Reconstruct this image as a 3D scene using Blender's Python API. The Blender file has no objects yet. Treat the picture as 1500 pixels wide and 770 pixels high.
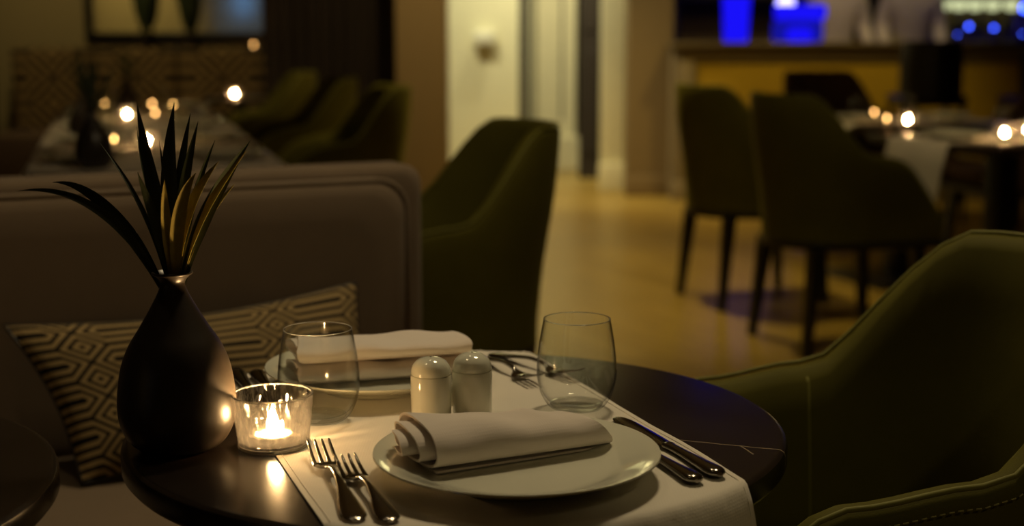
import bpy, bmesh, math, random
import numpy as np
from mathutils import Vector, Matrix

random.seed(7)
SC = bpy.context.scene
COL = SC.collection
PI = math.pi

# ------------------------------------------------------------------ camera
cd = bpy.data.cameras.new('camera')
cam = bpy.data.objects.new('camera', cd)
COL.objects.link(cam)
cam.location = (0, 0, 1.141)
PITCH = math.atan(338 / 2083)
cam.rotation_euler = (PI / 2 - PITCH, 0, 0)
cd.sensor_width = 36.0
cd.lens = 2083 / 1500 * 36.0
cd.clip_start = 0.05
cd.dof.use_dof = True
cd.dof.focus_distance = 1.40
cd.dof.aperture_fstop = 3.4
SC.camera = cam

# ------------------------------------------------------------------ world, exposure
w = bpy.data.worlds.new('night')
w.use_nodes = True
w.node_tree.nodes['Background'].inputs[0].default_value = (0.05, 0.06, 0.09, 1)
w.node_tree.nodes['Background'].inputs[1].default_value = 0.03
SC.world = w
SC.view_settings.view_transform = 'Standard'
SC.view_settings.look = 'None'
SC.view_settings.exposure = 1.2
SC.view_settings.gamma = 1.0
SC.view_settings.use_curve_mapping = False
SC.cycles.use_denoising = True
SC.cycles.sample_clamp_indirect = 3.0
SC.cycles.caustics_reflective = False
SC.cycles.caustics_refractive = False
SC.cycles.max_bounces = 10
SC.cycles.transparent_max_bounces = 24

# ------------------------------------------------------------------ lamps of the room, plus added fill spots
WARM = (1.0, 0.74, 0.36)
PALE = (1.0, 0.85, 0.50)

def spot(name, loc, aim, energy, size, color=WARM, blend=0.7, radius=0.05):
    l = bpy.data.lights.new(name, 'SPOT')
    l.energy = energy; l.spot_size = math.radians(size); l.spot_blend = blend
    l.color = color; l.shadow_soft_size = radius
    o = bpy.data.objects.new(name, l); COL.objects.link(o)
    o.location = loc
    d = Vector(aim) - Vector(loc)
    o.rotation_euler = d.to_track_quat('-Z', 'Y').to_euler()
    return o

def area(name, loc, aim, energy, sx, sy, color=WARM):
    l = bpy.data.lights.new(name, 'AREA')
    l.shape = 'RECTANGLE'; l.size = sx; l.size_y = sy; l.energy = energy; l.color = color
    o = bpy.data.objects.new(name, l); COL.objects.link(o)
    o.location = loc
    d = Vector(aim) - Vector(loc)
    o.rotation_euler = d.to_track_quat('-Z', 'Y').to_euler()
    return o

# over the laid table: ceiling panel behind it, and two small downlights
area('ceiling_lamp_table', (0.35, 2.3, 2.75), (0.0, 1.35, 0.74), 7.4, 0.30, 0.16, (1.0, 0.775, 0.44))
spot('downlight_table', (-0.25, 2.9, 2.85), (0.05, 1.4, 0.74), 3.6, 60, (1.0, 0.775, 0.44))
# aisle and floor
spot('downlight_aisle', (0.35, 6.4, 2.9), (0.25, 6.2, 0), 75, 66, (1.0, 0.74, 0.22))
spot('downlight_aisle_far', (0.25, 8.9, 2.9), (0.25, 9.0, 0), 60, 80, (1.0, 0.74, 0.30))
spot('downlight_right_tables', (2.0, 5.3, 2.9), (1.9, 5.7, 0.7), 9, 70, (1.0, 0.72, 0.34))
spot('downlight_left_tables', (-2.3, 5.0, 2.9), (-1.75, 5.8, 0.7), 13, 42, (1.0, 0.72, 0.34))
# pale hall behind
spot('hall_lamp', (-0.75, 9.3, 2.9), (-0.1, 10.7, 0.9), 95, 90, (1.0, 0.90, 0.55))
spot('hall_lamp_door', (0.35, 10.2, 2.9), (0.4, 12.0, 0.9), 110, 80, (1.0, 0.88, 0.52))
spot('bar_wash', (1.9, 8.2, 2.9), (1.8, 9.7, 0.6), 40, 70, (1.0, 0.72, 0.2))
spot('column_fill', (-0.3, 6.6, 2.9), (-0.52, 8.2, 1.1), 42, 60, (1.0, 0.74, 0.34))  # added unseen spot, brightens the front of the column
spot('alcove_fill', (-2.9, 9.2, 2.9), (-2.9, 10.5, 1.1), 14, 95, (1.0, 0.78, 0.36))  # added spot out of view that lifts the olive wall
spot('bar_fill', (2.7, 9.9, 2.95), (2.7, 10.8, 1.2), 14, 80, (1.0, 0.78, 0.45))  # unseen fill, added to brighten the shirts behind the bar
spot('bench_lamp', (-2.6, 8.2, 2.9), (-2.6, 9.9, 0.9), 12, 80, (1.0, 0.76, 0.34))
spot('mirror_fill', (-6.2, -1.6, 2.8), (-6.4, -3.2, 1.4), 60, 80, (1.0, 0.80, 0.36))  # added behind the camera so the mirror reflects a yellow wall
spot('downlight_banquette', (-0.75, 1.55, 2.9), (-0.5, 2.3, 0.6), 4.2, 70, (1.0, 0.76, 0.42))
spot('downlight_right_chair', (1.3, -0.4, 2.7), (0.52, 1.28, 0.6), 6.5, 24, (1.0, 0.80, 0.40))
spot('downlight_right_chairs', (0.9, 4.2, 2.9), (1.2, 5.5, 0.5), 12, 60, (1.0, 0.76, 0.36))

# ------------------------------------------------------------------ helpers
def obj(name, V, F, mat=None, parent=None, smooth=True, sharp=None, uv=None, loc=None, rotz=None):
    me = bpy.data.meshes.new(name)
    me.from_pydata([tuple(map(float, v)) for v in V], [], F)
    me.validate()
    if smooth:
        me.polygons.foreach_set('use_smooth', [True] * len(me.polygons))
        if sharp is not None:
            me.set_sharp_from_angle(angle=math.radians(sharp))
    if uv is not None:
        layer = me.uv_layers.new(name='UVMap')
        for lp in me.loops:
            layer.data[lp.index].uv = uv[lp.vertex_index]
    if mat is not None:
        for m in (mat if isinstance(mat, (list, tuple)) else [mat]):
            me.materials.append(m)
    me.update()
    o = bpy.data.objects.new(name, me)
    COL.objects.link(o)
    if parent is not None: o.parent = parent
    if loc is not None: o.location = loc
    if rotz is not None: o.rotation_euler[2] = rotz
    return o

def tag(o, label, cat, group=None):
    o['label'] = label; o['category'] = cat
    if group: o['group'] = group
    return o

def thing(name, label, cat, loc=(0, 0, 0), rotz=0.0, group=None):
    o = bpy.data.objects.new(name, None)
    o.empty_display_size = 0.05
    COL.objects.link(o)
    o.location = loc; o.rotation_euler = (0, 0, rotz)
    return tag(o, label, cat, group)

def struct(o):
    o['kind'] = 'structure'
    return o

def dup(root, loc, rotz=0.0, label=None, group=None, scale=None):
    r = root.copy(); COL.objects.link(r)
    r.location = loc; r.rotation_euler = (0, 0, rotz)
    if label: r['label'] = label
    if group: r['group'] = group
    if scale: r.scale = (scale,) * 3
    for ch in list(root.children):
        c = ch.copy(); COL.objects.link(c); c.parent = r
        for g in list(ch.children):
            d = g.copy(); COL.objects.link(d); d.parent = c
    return r

class MB:
    """collects simple solids"""
    def __init__(s): s.V = []; s.F = []
    def add(s, V, F):
        n = len(s.V); s.V += [tuple(v) for v in V]; s.F += [tuple(i + n for i in f) for f in F]
        return s
    def box(s, x0, x1, y0, y1, z0, z1, b=0.0):
        bm = bmesh.new()
        bmesh.ops.create_cube(bm, size=1)
        for v in bm.verts:
            v.co = ((x0 + x1) / 2 + v.co.x * (x1 - x0), (y0 + y1) / 2 + v.co.y * (y1 - y0), (z0 + z1) / 2 + v.co.z * (z1 - z0))
        if b > 0:
            bmesh.ops.bevel(bm, geom=list(bm.edges), offset=b, segments=3, affect='EDGES', profile=0.5)
        bm.verts.index_update()
        s.add([v.co[:] for v in bm.verts], [tuple(v.index for v in f.verts) for f in bm.faces])
        bm.free(); return s
    def lathe(s, prof, n=48, cx=0, cy=0, z=0):
        V, F = lathe_vf(prof, n); s.add([(x + cx, y + cy, q + z) for x, y, q in V], F); return s
    def tube(s, P, R, n=10, cap=True):
        V, F = tube_vf(P, R, n, cap); s.add(V, F); return s
    def build(s, name, mat, parent=None, **k):
        return obj(name, s.V, s.F, mat, parent, **k)

def lathe_vf(prof, n=48):
    V = []; F = []; rings = []
    for r, z in prof:
        if r <= 1e-7:
            rings.append([len(V)]); V.append((0, 0, z))
        else:
            rings.append(list(range(len(V), len(V) + n)))
            V += [(r * math.cos(2 * PI * i / n), r * math.sin(2 * PI * i / n), z) for i in range(n)]
    for a, b in zip(rings, rings[1:]):
        for i in range(n):
            j = (i + 1) % n
            if len(a) == 1 and len(b) == 1: continue
            if len(a) == 1: F.append((a[0], b[j], b[i])) if False else F.append((a[0], b[i], b[j])[::-1])
            elif len(b) == 1: F.append((a[i], a[j], b[0]))
            else: F.append((a[i], a[j], b[j], b[i]))
    return V, F

def smooth_prof(pts, sub=4):
    """Catmull-Rom through the profile points"""
    P = [np.array(p, float) for p in pts]
    out = []
    for i in range(len(P) - 1):
        p0 = P[max(i - 1, 0)]; p1 = P[i]; p2 = P[i + 1]; p3 = P[min(i + 2, len(P) - 1)]
        for k in range(sub):
            t = k / sub
            out.append(tuple(0.5 * ((2 * p1) + (-p0 + p2) * t + (2 * p0 - 5 * p1 + 4 * p2 - p3) * t * t + (-p0 + 3 * p1 - 3 * p2 + p3) * t ** 3)))
    out.append(tuple(P[-1]))
    return out

def clean_r(prof):
    return [(max(r, 0.0), z) for r, z in prof]

def tube_vf(P, R, n=10, cap=True):
    P = [Vector(p) for p in P]; V = []; F = []
    if not hasattr(R, '__len__'): R = [R] * len(P)
    up = None
    for i, p in enumerate(P):
        t = (P[min(i + 1, len(P) - 1)] - P[max(i - 1, 0)]).normalized()
        if up is None:
            up = Vector((0, 0, 1)) if abs(t.z) < 0.9 else Vector((1, 0, 0))
        a = t.cross(up).normalized(); b = a.cross(t).normalized(); up = b
        for k in range(n):
            q = 2 * PI * k / n
            V.append(tuple(p + (a * math.cos(q) + b * math.sin(q)) * R[i]))
    for i in range(len(P) - 1):
        for k in range(n):
            j = (k + 1) % n
            F.append((i * n + k, i * n + j, (i + 1) * n + j, (i + 1) * n + k))
    if cap:
        F.append(tuple(range(n))[::-1]); F.append(tuple(range((len(P) - 1) * n, len(P) * n)))
    return V, F

def grid_vf(G, closed_u=False, closed_v=False):
    """G[i][j] -> points; i rows, j columns"""
    nu = len(G); nv = len(G[0]); V = [p for row in G for p in row]; F = []
    for i in range(nu if closed_u else nu - 1):
        for j in range(nv if closed_v else nv - 1):
            a = i * nv + j; b = i * nv + (j + 1) % nv
            c = ((i + 1) % nu) * nv + (j + 1) % nv; d = ((i + 1) % nu) * nv + j
            F.append((a, b, c, d))
    return V, F

def sstep(a, b, x):
    t = min(1, max(0, (x - a) / (b - a)))
    return t * t * (3 - 2 * t)

def recalc(o):
    bm = bmesh.new(); bm.from_mesh(o.data)
    bmesh.ops.recalc_face_normals(bm, faces=bm.faces); bm.to_mesh(o.data); bm.free()
    return o

# ------------------------------------------------------------------ materials
def nmat(name):
    m = bpy.data.materials.new(name); m.use_nodes = True
    nt = m.node_tree
    return m, nt, nt.nodes['Principled BSDF']

def N(nt, t, **k):
    n = nt.nodes.new(t)
    for a, b in k.items(): setattr(n, a, b)
    return n

def mth(nt, op, a, b=None, c=None):
    n = nt.nodes.new('ShaderNodeMath'); n.operation = op
    for i, v in enumerate((a, b, c)):
        if v is None: continue
        if hasattr(v, 'is_output'): nt.links.new(v, n.inputs[i])
        else: n.inputs[i].default_value = v
    return n.outputs[0]

def simple(name, col, rough=0.5, metal=0.0, var=0.12, nscale=30, bump=0.0, bscale=200, sheen=0.0, spec=0.5, coat=0.0, coord='Object'):
    m, nt, p = nmat(name)
    tc = N(nt, 'ShaderNodeTexCoord')
    nz = N(nt, 'ShaderNodeTexNoise'); nz.inputs['Scale'].default_value = nscale; nz.inputs['Detail'].default_value = 4
    nt.links.new(tc.outputs[coord], nz.inputs['Vector'])
    mx = N(nt, 'ShaderNodeMixRGB'); mx.inputs[1].default_value = (*[c * (1 - var) for c in col], 1); mx.inputs[2].default_value = (*[min(1, c * (1 + var)) for c in col], 1)
    nt.links.new(nz.outputs['Fac'], mx.inputs[0]); nt.links.new(mx.outputs[0], p.inputs['Base Color'])
    p.inputs['Roughness'].default_value = rough; p.inputs['Metallic'].default_value = metal
    p.inputs['Specular IOR Level'].default_value = spec
    if sheen:
        p.inputs['Sheen Weight'].default_value = sheen; p.inputs['Sheen Roughness'].default_value = 0.35
        p.inputs['Sheen Tint'].default_value = (*[min(1, c * 5 + .1) for c in col], 1)
    if coat: p.inputs['Coat Weight'].default_value = coat; p.inputs['Coat Roughness'].default_value = 0.08
    if bump:
        n2 = N(nt, 'ShaderNodeTexNoise'); n2.inputs['Scale'].default_value = bscale; n2.inputs['Detail'].default_value = 3
        nt.links.new(tc.outputs[coord], n2.inputs['Vector'])
        b = N(nt, 'ShaderNodeBump'); b.inputs['Strength'].default_value = bump; b.inputs['Distance'].default_value = 0.002
        nt.links.new(n2.outputs['Fac'], b.inputs['Height']); nt.links.new(b.outputs[0], p.inputs['Normal'])
    return m

def woven(name, col, rough=0.85, scale=900, bump=0.35, var=0.1, sheen=0.15, slub=0.0):
    m, nt, p = nmat(name)
    tc = N(nt, 'ShaderNodeTexCoord')
    hs = []
    for ax in ('X', 'Y', 'Z'):
        wv = N(nt, 'ShaderNodeTexWave'); wv.bands_direction = ax; wv.inputs['Scale'].default_value = scale / 20
        wv.inputs['Distortion'].default_value = 0.6; wv.inputs['Detail'].default_value = 1
        nt.links.new(tc.outputs['Object'], wv.inputs['Vector']); hs.append(wv.outputs['Fac'])
    h = mth(nt, 'MULTIPLY', mth(nt, 'ADD', mth(nt, 'ADD', hs[0], hs[1]), hs[2]), 0.333)
    nz = N(nt, 'ShaderNodeTexNoise'); nz.inputs['Scale'].default_value = 14; nz.inputs['Detail'].default_value = 6
    nt.links.new(tc.outputs['Object'], nz.inputs['Vector'])
    f = mth(nt, 'ADD', mth(nt, 'MULTIPLY', h, 0.5), mth(nt, 'MULTIPLY', nz.outputs['Fac'], 0.5))
    mx = N(nt, 'ShaderNodeMixRGB'); mx.inputs[1].default_value = (*[c * (1 - var * 2) for c in col], 1); mx.inputs[2].default_value = (*[min(1, c * (1 + var * 2)) for c in col], 1)
    nt.links.new(f, mx.inputs[0]); nt.links.new(mx.outputs[0], p.inputs['Base Color'])
    p.inputs['Roughness'].default_value = rough; p.inputs['Sheen Weight'].default_value = sheen
    b = N(nt, 'ShaderNodeBump'); b.inputs['Strength'].default_value = bump; b.inputs['Distance'].default_value = 0.0006
    nt.links.new(h, b.inputs['Height']); nt.links.new(b.outputs[0], p.inputs['Normal'])
    return m

def emit(name, col, strength, var=0.0):
    m = bpy.data.materials.new(name); m.use_nodes = True
    nt = m.node_tree; nt.nodes.clear()
    e = N(nt, 'ShaderNodeEmission'); e.inputs[0].default_value = (*col, 1); e.inputs[1].default_value = strength
    o = N(nt, 'ShaderNodeOutputMaterial'); nt.links.new(e.outputs[0], o.inputs[0])
    return m

def thin_glass(name, tint=(0.985, 0.99, 0.98), edge=(0.03, 0.035, 0.03), gloss=0.02, refr=0.0, mottle=0.0, frost=0.0, epow=6.0):
    """clear thin glass: straight transmission that darkens at grazing view of the wall, plus a fresnel reflection"""
    m = bpy.data.materials.new(name); m.use_nodes = True
    nt = m.node_tree; nt.nodes.clear()
    tc = N(nt, 'ShaderNodeTexCoord')
    lw = N(nt, 'ShaderNodeLayerWeight'); lw.inputs['Blend'].default_value = 0.5
    fac = mth(nt, 'POWER', lw.outputs['Facing'], epow)
    mix = N(nt, 'ShaderNodeMixRGB'); mix.inputs[1].default_value = (*tint, 1); mix.inputs[2].default_value = (*edge, 1)
    nt.links.new(fac, mix.inputs[0])
    tr = N(nt, 'ShaderNodeBsdfTransparent')
    # Schlick reflectance from the facing angle, the same on both sides of the wall
    fr_ = mth(nt, 'ADD', mth(nt, 'MULTIPLY', mth(nt, 'POWER', lw.outputs['Facing'], 5.0), 0.75), 0.032)
    gl = N(nt, 'ShaderNodeBsdfGlossy'); gl.inputs['Roughness'].default_value = gloss
    normal = None
    col = mix.outputs[0]
    if mottle:
        mp = N(nt, 'ShaderNodeMapping'); mp.inputs['Scale'].default_value = (1, 1, 0.45)
        nt.links.new(tc.outputs['Object'], mp.inputs[0])
        vo = N(nt, 'ShaderNodeTexVoronoi'); vo.feature = 'SMOOTH_F1'; vo.inputs['Scale'].default_value = 150
        nt.links.new(mp.outputs[0], vo.inputs['Vector'])
        b = N(nt, 'ShaderNodeBump'); b.inputs['Strength'].default_value = mottle; b.inputs['Distance'].default_value = 0.004
        nt.links.new(vo.outputs['Distance'], b.inputs['Height']); normal = b.outputs[0]
        cr = N(nt, 'ShaderNodeValToRGB'); cr.color_ramp.elements[0].position = 0.15; cr.color_ramp.elements[0].color = (1, 1, 1, 1)
        cr.color_ramp.elements[1].position = 0.62; cr.color_ramp.elements[1].color = (0.55, 0.55, 0.55, 1)
        nt.links.new(vo.outputs['Distance'], cr.inputs[0])
        mm = N(nt, 'ShaderNodeMixRGB'); mm.blend_type = 'MULTIPLY'; mm.inputs[0].default_value = 1
        nt.links.new(col, mm.inputs[1]); nt.links.new(cr.outputs[0], mm.inputs[2]); col = mm.outputs[0]
        nt.links.new(normal, gl.inputs['Normal'])
    nt.links.new(col, tr.inputs[0])
    base = tr.outputs[0]
    if refr:
        rf = N(nt, 'ShaderNodeBsdfRefraction'); rf.inputs['Roughness'].default_value = 0.22; rf.inputs['IOR'].default_value = 1.25
        rf.inputs['Color'].default_value = (1, 0.98, 0.95, 1)
        if normal: nt.links.new(normal, rf.inputs['Normal'])
        ms = N(nt, 'ShaderNodeMixShader'); ms.inputs[0].default_value = refr
        nt.links.new(base, ms.inputs[1]); nt.links.new(rf.outputs[0], ms.inputs[2]); base = ms.outputs[0]
    if frost:
        tl = N(nt, 'ShaderNodeBsdfTranslucent'); tl.inputs['Color'].default_value = (0.95, 0.92, 0.88, 1)
        mf = N(nt, 'ShaderNodeMixShader'); mf.inputs[0].default_value = frost
        nt.links.new(base, mf.inputs[1]); nt.links.new(tl.outputs[0], mf.inputs[2]); base = mf.outputs[0]
    ms2 = N(nt, 'ShaderNodeMixShader'); nt.links.new(fr_, ms2.inputs[0])
    nt.links.new(base, ms2.inputs[1]); nt.links.new(gl.outputs[0], ms2.inputs[2])
    o = N(nt, 'ShaderNodeOutputMaterial'); nt.links.new(ms2.outputs[0], o.inputs[0])
    return m

def stone(name, veins):
    """polished near-black stone with thin pale veins; veins: list of (ax, ay, bx, by, width) in object space"""
    m, nt, p = nmat(name)
    tc = N(nt, 'ShaderNodeTexCoord')
    nz = N(nt, 'ShaderNodeTexNoise'); nz.inputs['Scale'].default_value = 9; nz.inputs['Detail'].default_value = 8
    nt.links.new(tc.outputs['Object'], nz.inputs['Vector'])
    base = N(nt, 'ShaderNodeMixRGB'); base.inputs[1].default_value = (0.007, 0.005, 0.004, 1); base.inputs[2].default_value = (0.018, 0.013, 0.010, 1)
    nt.links.new(nz.outputs['Fac'], base.inputs[0])
    wob = N(nt, 'ShaderNodeTexNoise'); wob.inputs['Scale'].default_value = 35; wob.inputs['Detail'].default_value = 3
    nt.links.new(tc.outputs['Object'], wob.inputs['Vector'])
    sx = N(nt, 'ShaderNodeSeparateXYZ'); nt.links.new(tc.outputs['Object'], sx.inputs[0])
    X, Y = sx.outputs[0], sx.outputs[1]
    tot = None
    for ax, ay, bx, by, wd in veins:
        L = math.hypot(bx - ax, by - ay); ux, uy = (bx - ax) / L, (by - ay) / L
        dx = mth(nt, 'SUBTRACT', X, ax); dy = mth(nt, 'SUBTRACT', Y, ay)
        s = mth(nt, 'ADD', mth(nt, 'MULTIPLY', dx, ux), mth(nt, 'MULTIPLY', dy, uy))
        t = mth(nt, 'ADD', mth(nt, 'MULTIPLY', dx, -uy), mth(nt, 'MULTIPLY', dy, ux))
        t = mth(nt, 'ADD', t, mth(nt, 'MULTIPLY', mth(nt, 'SUBTRACT', wob.outputs['Fac'], 0.5), 0.006))
        line = mth(nt, 'LESS_THAN', mth(nt, 'ABSOLUTE', t), wd)
        seg = mth(nt, 'MULTIPLY', mth(nt, 'GREATER_THAN', s, 0.0), mth(nt, 'LESS_THAN', s, L))
        v = mth(nt, 'MULTIPLY', line, seg)
        tot = v if tot is None else mth(nt, 'MAXIMUM', tot, v)
    mx = N(nt, 'ShaderNodeMixRGB'); mx.inputs[2].default_value = (0.30, 0.24, 0.16, 1)
    nt.links.new(base.outputs[0], mx.inputs[1]); nt.links.new(mth(nt, 'MULTIPLY', tot, 0.8), mx.inputs[0])
    nt.links.new(mx.outputs[0], p.inputs['Base Color'])
    rg = mth(nt, 'ADD', mth(nt, 'MULTIPLY', nz.outputs['Fac'], 0.10), 0.17)
    nt.links.new(rg, p.inputs['Roughness'])
    return m

def lattice(name, P, Q, L, dark=(0.012, 0.010, 0.008), light=(0.24, 0.17, 0.085)):
    """woven pattern of concentric long hexagons and diamonds, from UV in metres"""
    m, nt, p = nmat(name)
    h = Q / 2; sl = h / (P / 2 - L)
    tc = N(nt, 'ShaderNodeTexCoord')
    sx = N(nt, 'ShaderNodeSeparateXYZ'); nt.links.new(tc.outputs['UV'], sx.inputs[0])
    def cell(v, per, off):
        q = mth(nt, 'ADD', mth(nt, 'DIVIDE', v, per), off)
        return mth(nt, 'MULTIPLY', mth(nt, 'ABSOLUTE', mth(nt, 'SUBTRACT', mth(nt, 'FRACT', q), 0.5)), per)
    x1 = cell(sx.outputs[0], P, 0.5); y1 = cell(sx.outputs[1], Q, 0.5)
    x2 = cell(sx.outputs[0], P, 0.0); y2 = cell(sx.outputs[1], Q, 0.0)
    dh = mth(nt, 'ADD', y1, mth(nt, 'MULTIPLY', mth(nt, 'MAXIMUM', mth(nt, 'SUBTRACT', x1, L), 0.0), sl))
    dd = mth(nt, 'ADD', y2, mth(nt, 'MULTIPLY', x2, sl))
    ish = mth(nt, 'LESS_THAN', dh, h)
    d = mth(nt, 'ADD', mth(nt, 'MULTIPLY', dh, ish), mth(nt, 'MULTIPLY', dd, mth(nt, 'SUBTRACT', 1.0, ish)))
    d = mth(nt, 'DIVIDE', d, h)
    nzv = N(nt, 'ShaderNodeTexNoise'); nzv.inputs['Scale'].default_value = 260; nt.links.new(tc.outputs['UV'], nzv.inputs['Vector'])
    d = mth(nt, 'ADD', d, mth(nt, 'MULTIPLY', mth(nt, 'SUBTRACT', nzv.outputs['Fac'], 0.5), 0.05))
    cs = mth(nt, 'COSINE', mth(nt, 'MULTIPLY', mth(nt, 'SUBTRACT', d, 0.05), 2 * PI / 0.47))
    f = mth(nt, 'LESS_THAN', cs, 0.12)
    mx = N(nt, 'ShaderNodeMixRGB'); mx.inputs[1].default_value = (*dark, 1); mx.inputs[2].default_value = (*light, 1)
    nt.links.new(f, mx.inputs[0]); nt.links.new(mx.outputs[0], p.inputs['Base Color'])
    p.inputs['Roughness'].default_value = 0.9; p.inputs['Specular IOR Level'].default_value = 0.2
    b = N(nt, 'ShaderNodeBump'); b.inputs['Strength'].default_value = 0.5; b.inputs['Distance'].default_value = 0.0012
    nt.links.new(mth(nt, 'ADD', f, nzv.outputs['Fac']), b.inputs['Height']); nt.links.new(b.outputs[0], p.inputs['Normal'])
    return m

def floor_mat():
    m, nt, p = nmat('oiled_oak_floor')
    tc = N(nt, 'ShaderNodeTexCoord')
    mp = N(nt, 'ShaderNodeMapping'); mp.inputs['Rotation'].default_value = (0, 0, math.radians(60))
    nt.links.new(tc.outputs['Object'], mp.inputs[0])
    br = N(nt, 'ShaderNodeTexBrick'); br.inputs['Scale'].default_value = 1.0
    br.inputs['Brick Width'].default_value = 0.9; br.inputs['Row Height'].default_value = 0.14; br.inputs['Mortar Size'].default_value = 0.002
    br.inputs['Color1'].default_value = (0.40, 0.265, 0.055, 1); br.inputs['Color2'].default_value = (0.48, 0.33, 0.085, 1); br.inputs['Mortar'].default_value = (0.10, 0.06, 0.02, 1)
    nt.links.new(mp.outputs[0], br.inputs['Vector'])
    mp2 = N(nt, 'ShaderNodeMapping'); mp2.inputs['Scale'].default_value = (2, 30, 1); nt.links.new(mp.outputs[0], mp2.inputs[0])
    nz = N(nt, 'ShaderNodeTexNoise'); nz.inputs['Scale'].default_value = 2.5; nz.inputs['Detail'].default_value = 6
    nt.links.new(mp2.outputs[0], nz.inputs['Vector'])
    mx = N(nt, 'ShaderNodeMixRGB'); mx.blend_type = 'MULTIPLY'; mx.inputs[0].default_value = 0.5
    nt.links.new(br.outputs['Color'], mx.inputs[1]); nt.links.new(nz.outputs['Fac'], mx.inputs[2])
    nt.links.new(mx.outputs[0], p.inputs['Base Color'])
    p.inputs['Roughness'].default_value = 0.32
    return m

M_floor = floor_mat()
M_ceiling = simple('matt_plaster', (0.35, 0.30, 0.20), 0.9)
M_wall_dark = simple('umber_wall_paint', (0.16, 0.11, 0.05), 0.85)
M_wall_olive = simple('olive_beige_wall_paint', (0.30, 0.235, 0.11), 0.8)
M_column = simple('tan_column_paint', (0.30, 0.215, 0.10), 0.7)
M_pier = simple('brown_pier_paint', (0.17, 0.115, 0.05), 0.75)
M_cream = simple('cream_wall_paint', (0.62, 0.60, 0.42), 0.7)
M_cream_trim = simple('cream_gloss_trim', (0.68, 0.64, 0.44), 0.45)
M_groove = simple('dark_reveal', (0.05, 0.045, 0.03), 0.6)
M_doorway = simple('black_brown_door', (0.018, 0.012, 0.008), 0.5)
M_curtain = simple('dark_brown_curtain', (0.020, 0.012, 0.007), 0.9, bump=0.3, bscale=300)
M_black = simple('black_lacquered_wood', (0.010, 0.008, 0.007), 0.4)
M_velvet = simple('moss_green_velvet', (0.085, 0.077, 0.006), 0.75, var=0.25, nscale=9, bump=0.15, bscale=500, sheen=0.16, spec=0.2)
M_velvet_pipe = simple('moss_green_piping', (0.16, 0.155, 0.02), 0.7, sheen=0.4)
M_thread = simple('pale_thread', (0.36, 0.34, 0.14), 0.8)
M_brown_velvet = simple('brown_velvet', (0.10, 0.060, 0.034), 0.8, sheen=0.3)
M_banq = woven('grey_brown_weave', (0.165, 0.118, 0.075), 0.9, scale=1500, bump=0.45)
M_banq_pipe = woven('grey_brown_piping', (0.19, 0.14, 0.09), 0.85, scale=1500)
M_cloth = woven('white_table_linen', (0.74, 0.69, 0.60), 0.8, scale=2400, bump=0.15, var=0.03)
M_napkin = woven('white_napkin_cotton', (0.78, 0.70, 0.63), 0.85, scale=2600, bump=0.18, var=0.02)
M_porcelain = simple('white_porcelain', (0.74, 0.74, 0.62), 0.10, var=0.01, coat=0.5)
M_hole = simple('shaker_hole_dark', (0.02, 0.018, 0.015), 0.8)
M_steel = simple('polished_steel', (0.30, 0.28, 0.25), 0.13, metal=1.0, var=0.04)
M_ceramic = simple('matt_black_ceramic', (0.028, 0.021, 0.015), 0.36, var=0.25, nscale=60, bump=0.06, bscale=120)
M_leaf_dark = simple('dark_green_leaf', (0.030, 0.042, 0.014), 0.5, var=0.35, nscale=80)
M_leaf_candlelit = simple('candlelit_green_leaf', (0.36, 0.29, 0.055), 0.55, var=0.35, nscale=120)  # yellow candlelight painted into the leaf colour
M_glass = thin_glass('clear_tumbler_glass')
M_rim, _nt, _p = nmat('polished_glass_rim')
_p.inputs['Base Color'].default_value = (0.95, 0.94, 0.88, 1); _p.inputs['Transmission Weight'].default_value = 0.85; _p.inputs['Roughness'].default_value = 0.12
M_votive = thin_glass('dimpled_votive_glass', tint=(0.98, 0.97, 0.95), edge=(0.75, 0.7, 0.65), gloss=0.05, refr=0.5, mottle=1.0, frost=0.006)
M_flame = emit('candle_flame', (1.0, 0.60, 0.24), 900)
M_wax = simple('white_candle_wax', (0.85, 0.75, 0.58), 0.5)
M_tin = simple('tealight_tin', (0.7, 0.68, 0.62), 0.25, metal=1.0)
M_wick = simple('wick', (0.02, 0.015, 0.01), 0.9)
M_gold = simple('gold_panel', (0.46, 0.31, 0.03), 0.5, var=0.18, nscale=3)
M_bar = simple('taupe_bar_paint', (0.22, 0.17, 0.10), 0.5)
M_bar_top = simple('dark_bar_top', (0.10, 0.075, 0.04), 0.3)
M_blue = emit('blue_lit_acrylic', (0.010, 0.006, 1.0), 0.42)
M_blue_soft = emit('blue_lit_glass', (0.02, 0.02, 1.0), 0.14)
M_bluewhite = emit('violet_white_bulb', (0.45, 0.40, 1.0), 1.6)
M_blue_spark = emit('blue_led', (0.04, 0.09, 1.0), 4.0)
M_shirt = woven('white_shirt_cotton', (0.62, 0.55, 0.46), 0.85, scale=900, var=0.03)
M_skin = simple('skin', (0.42, 0.25, 0.16), 0.55, var=0.06)
M_hair = simple('dark_hair', (0.02, 0.013, 0.009), 0.6)
M_trousers = simple('black_trousers', (0.012, 0.011, 0.012), 0.8)
M_lattice = lattice('black_and_ochre_lattice_weave', 0.155, 0.064, 0.040, dark=(0.008, 0.006, 0.005), light=(0.36, 0.26, 0.12))
M_lattice_big = lattice('large_lattice_weave', 0.60, 0.36, 0.12, dark=(0.010, 0.007, 0.005), light=(0.30, 0.20, 0.085))
M_mirror = simple('mirror_glass', (0.75, 0.74, 0.66), 0.08, metal=1.0, var=0.01)
M_pane = emit('dusk_sky_in_window', (0.52, 0.52, 0.50), 0.05)
M_pane_sky = emit('blue_dusk_sky_in_window', (0.22, 0.48, 1.0), 0.26)
M_shelf_lamp = emit('pale_shelf_lamp', (0.85, 0.9, 0.48), 0.36)
M_bottle = simple('dark_bottle_glass', (0.012, 0.014, 0.02), 0.12)
M_violet = simple('blue_bottle_glass', (0.05, 0.05, 0.35), 0.15)
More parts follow.
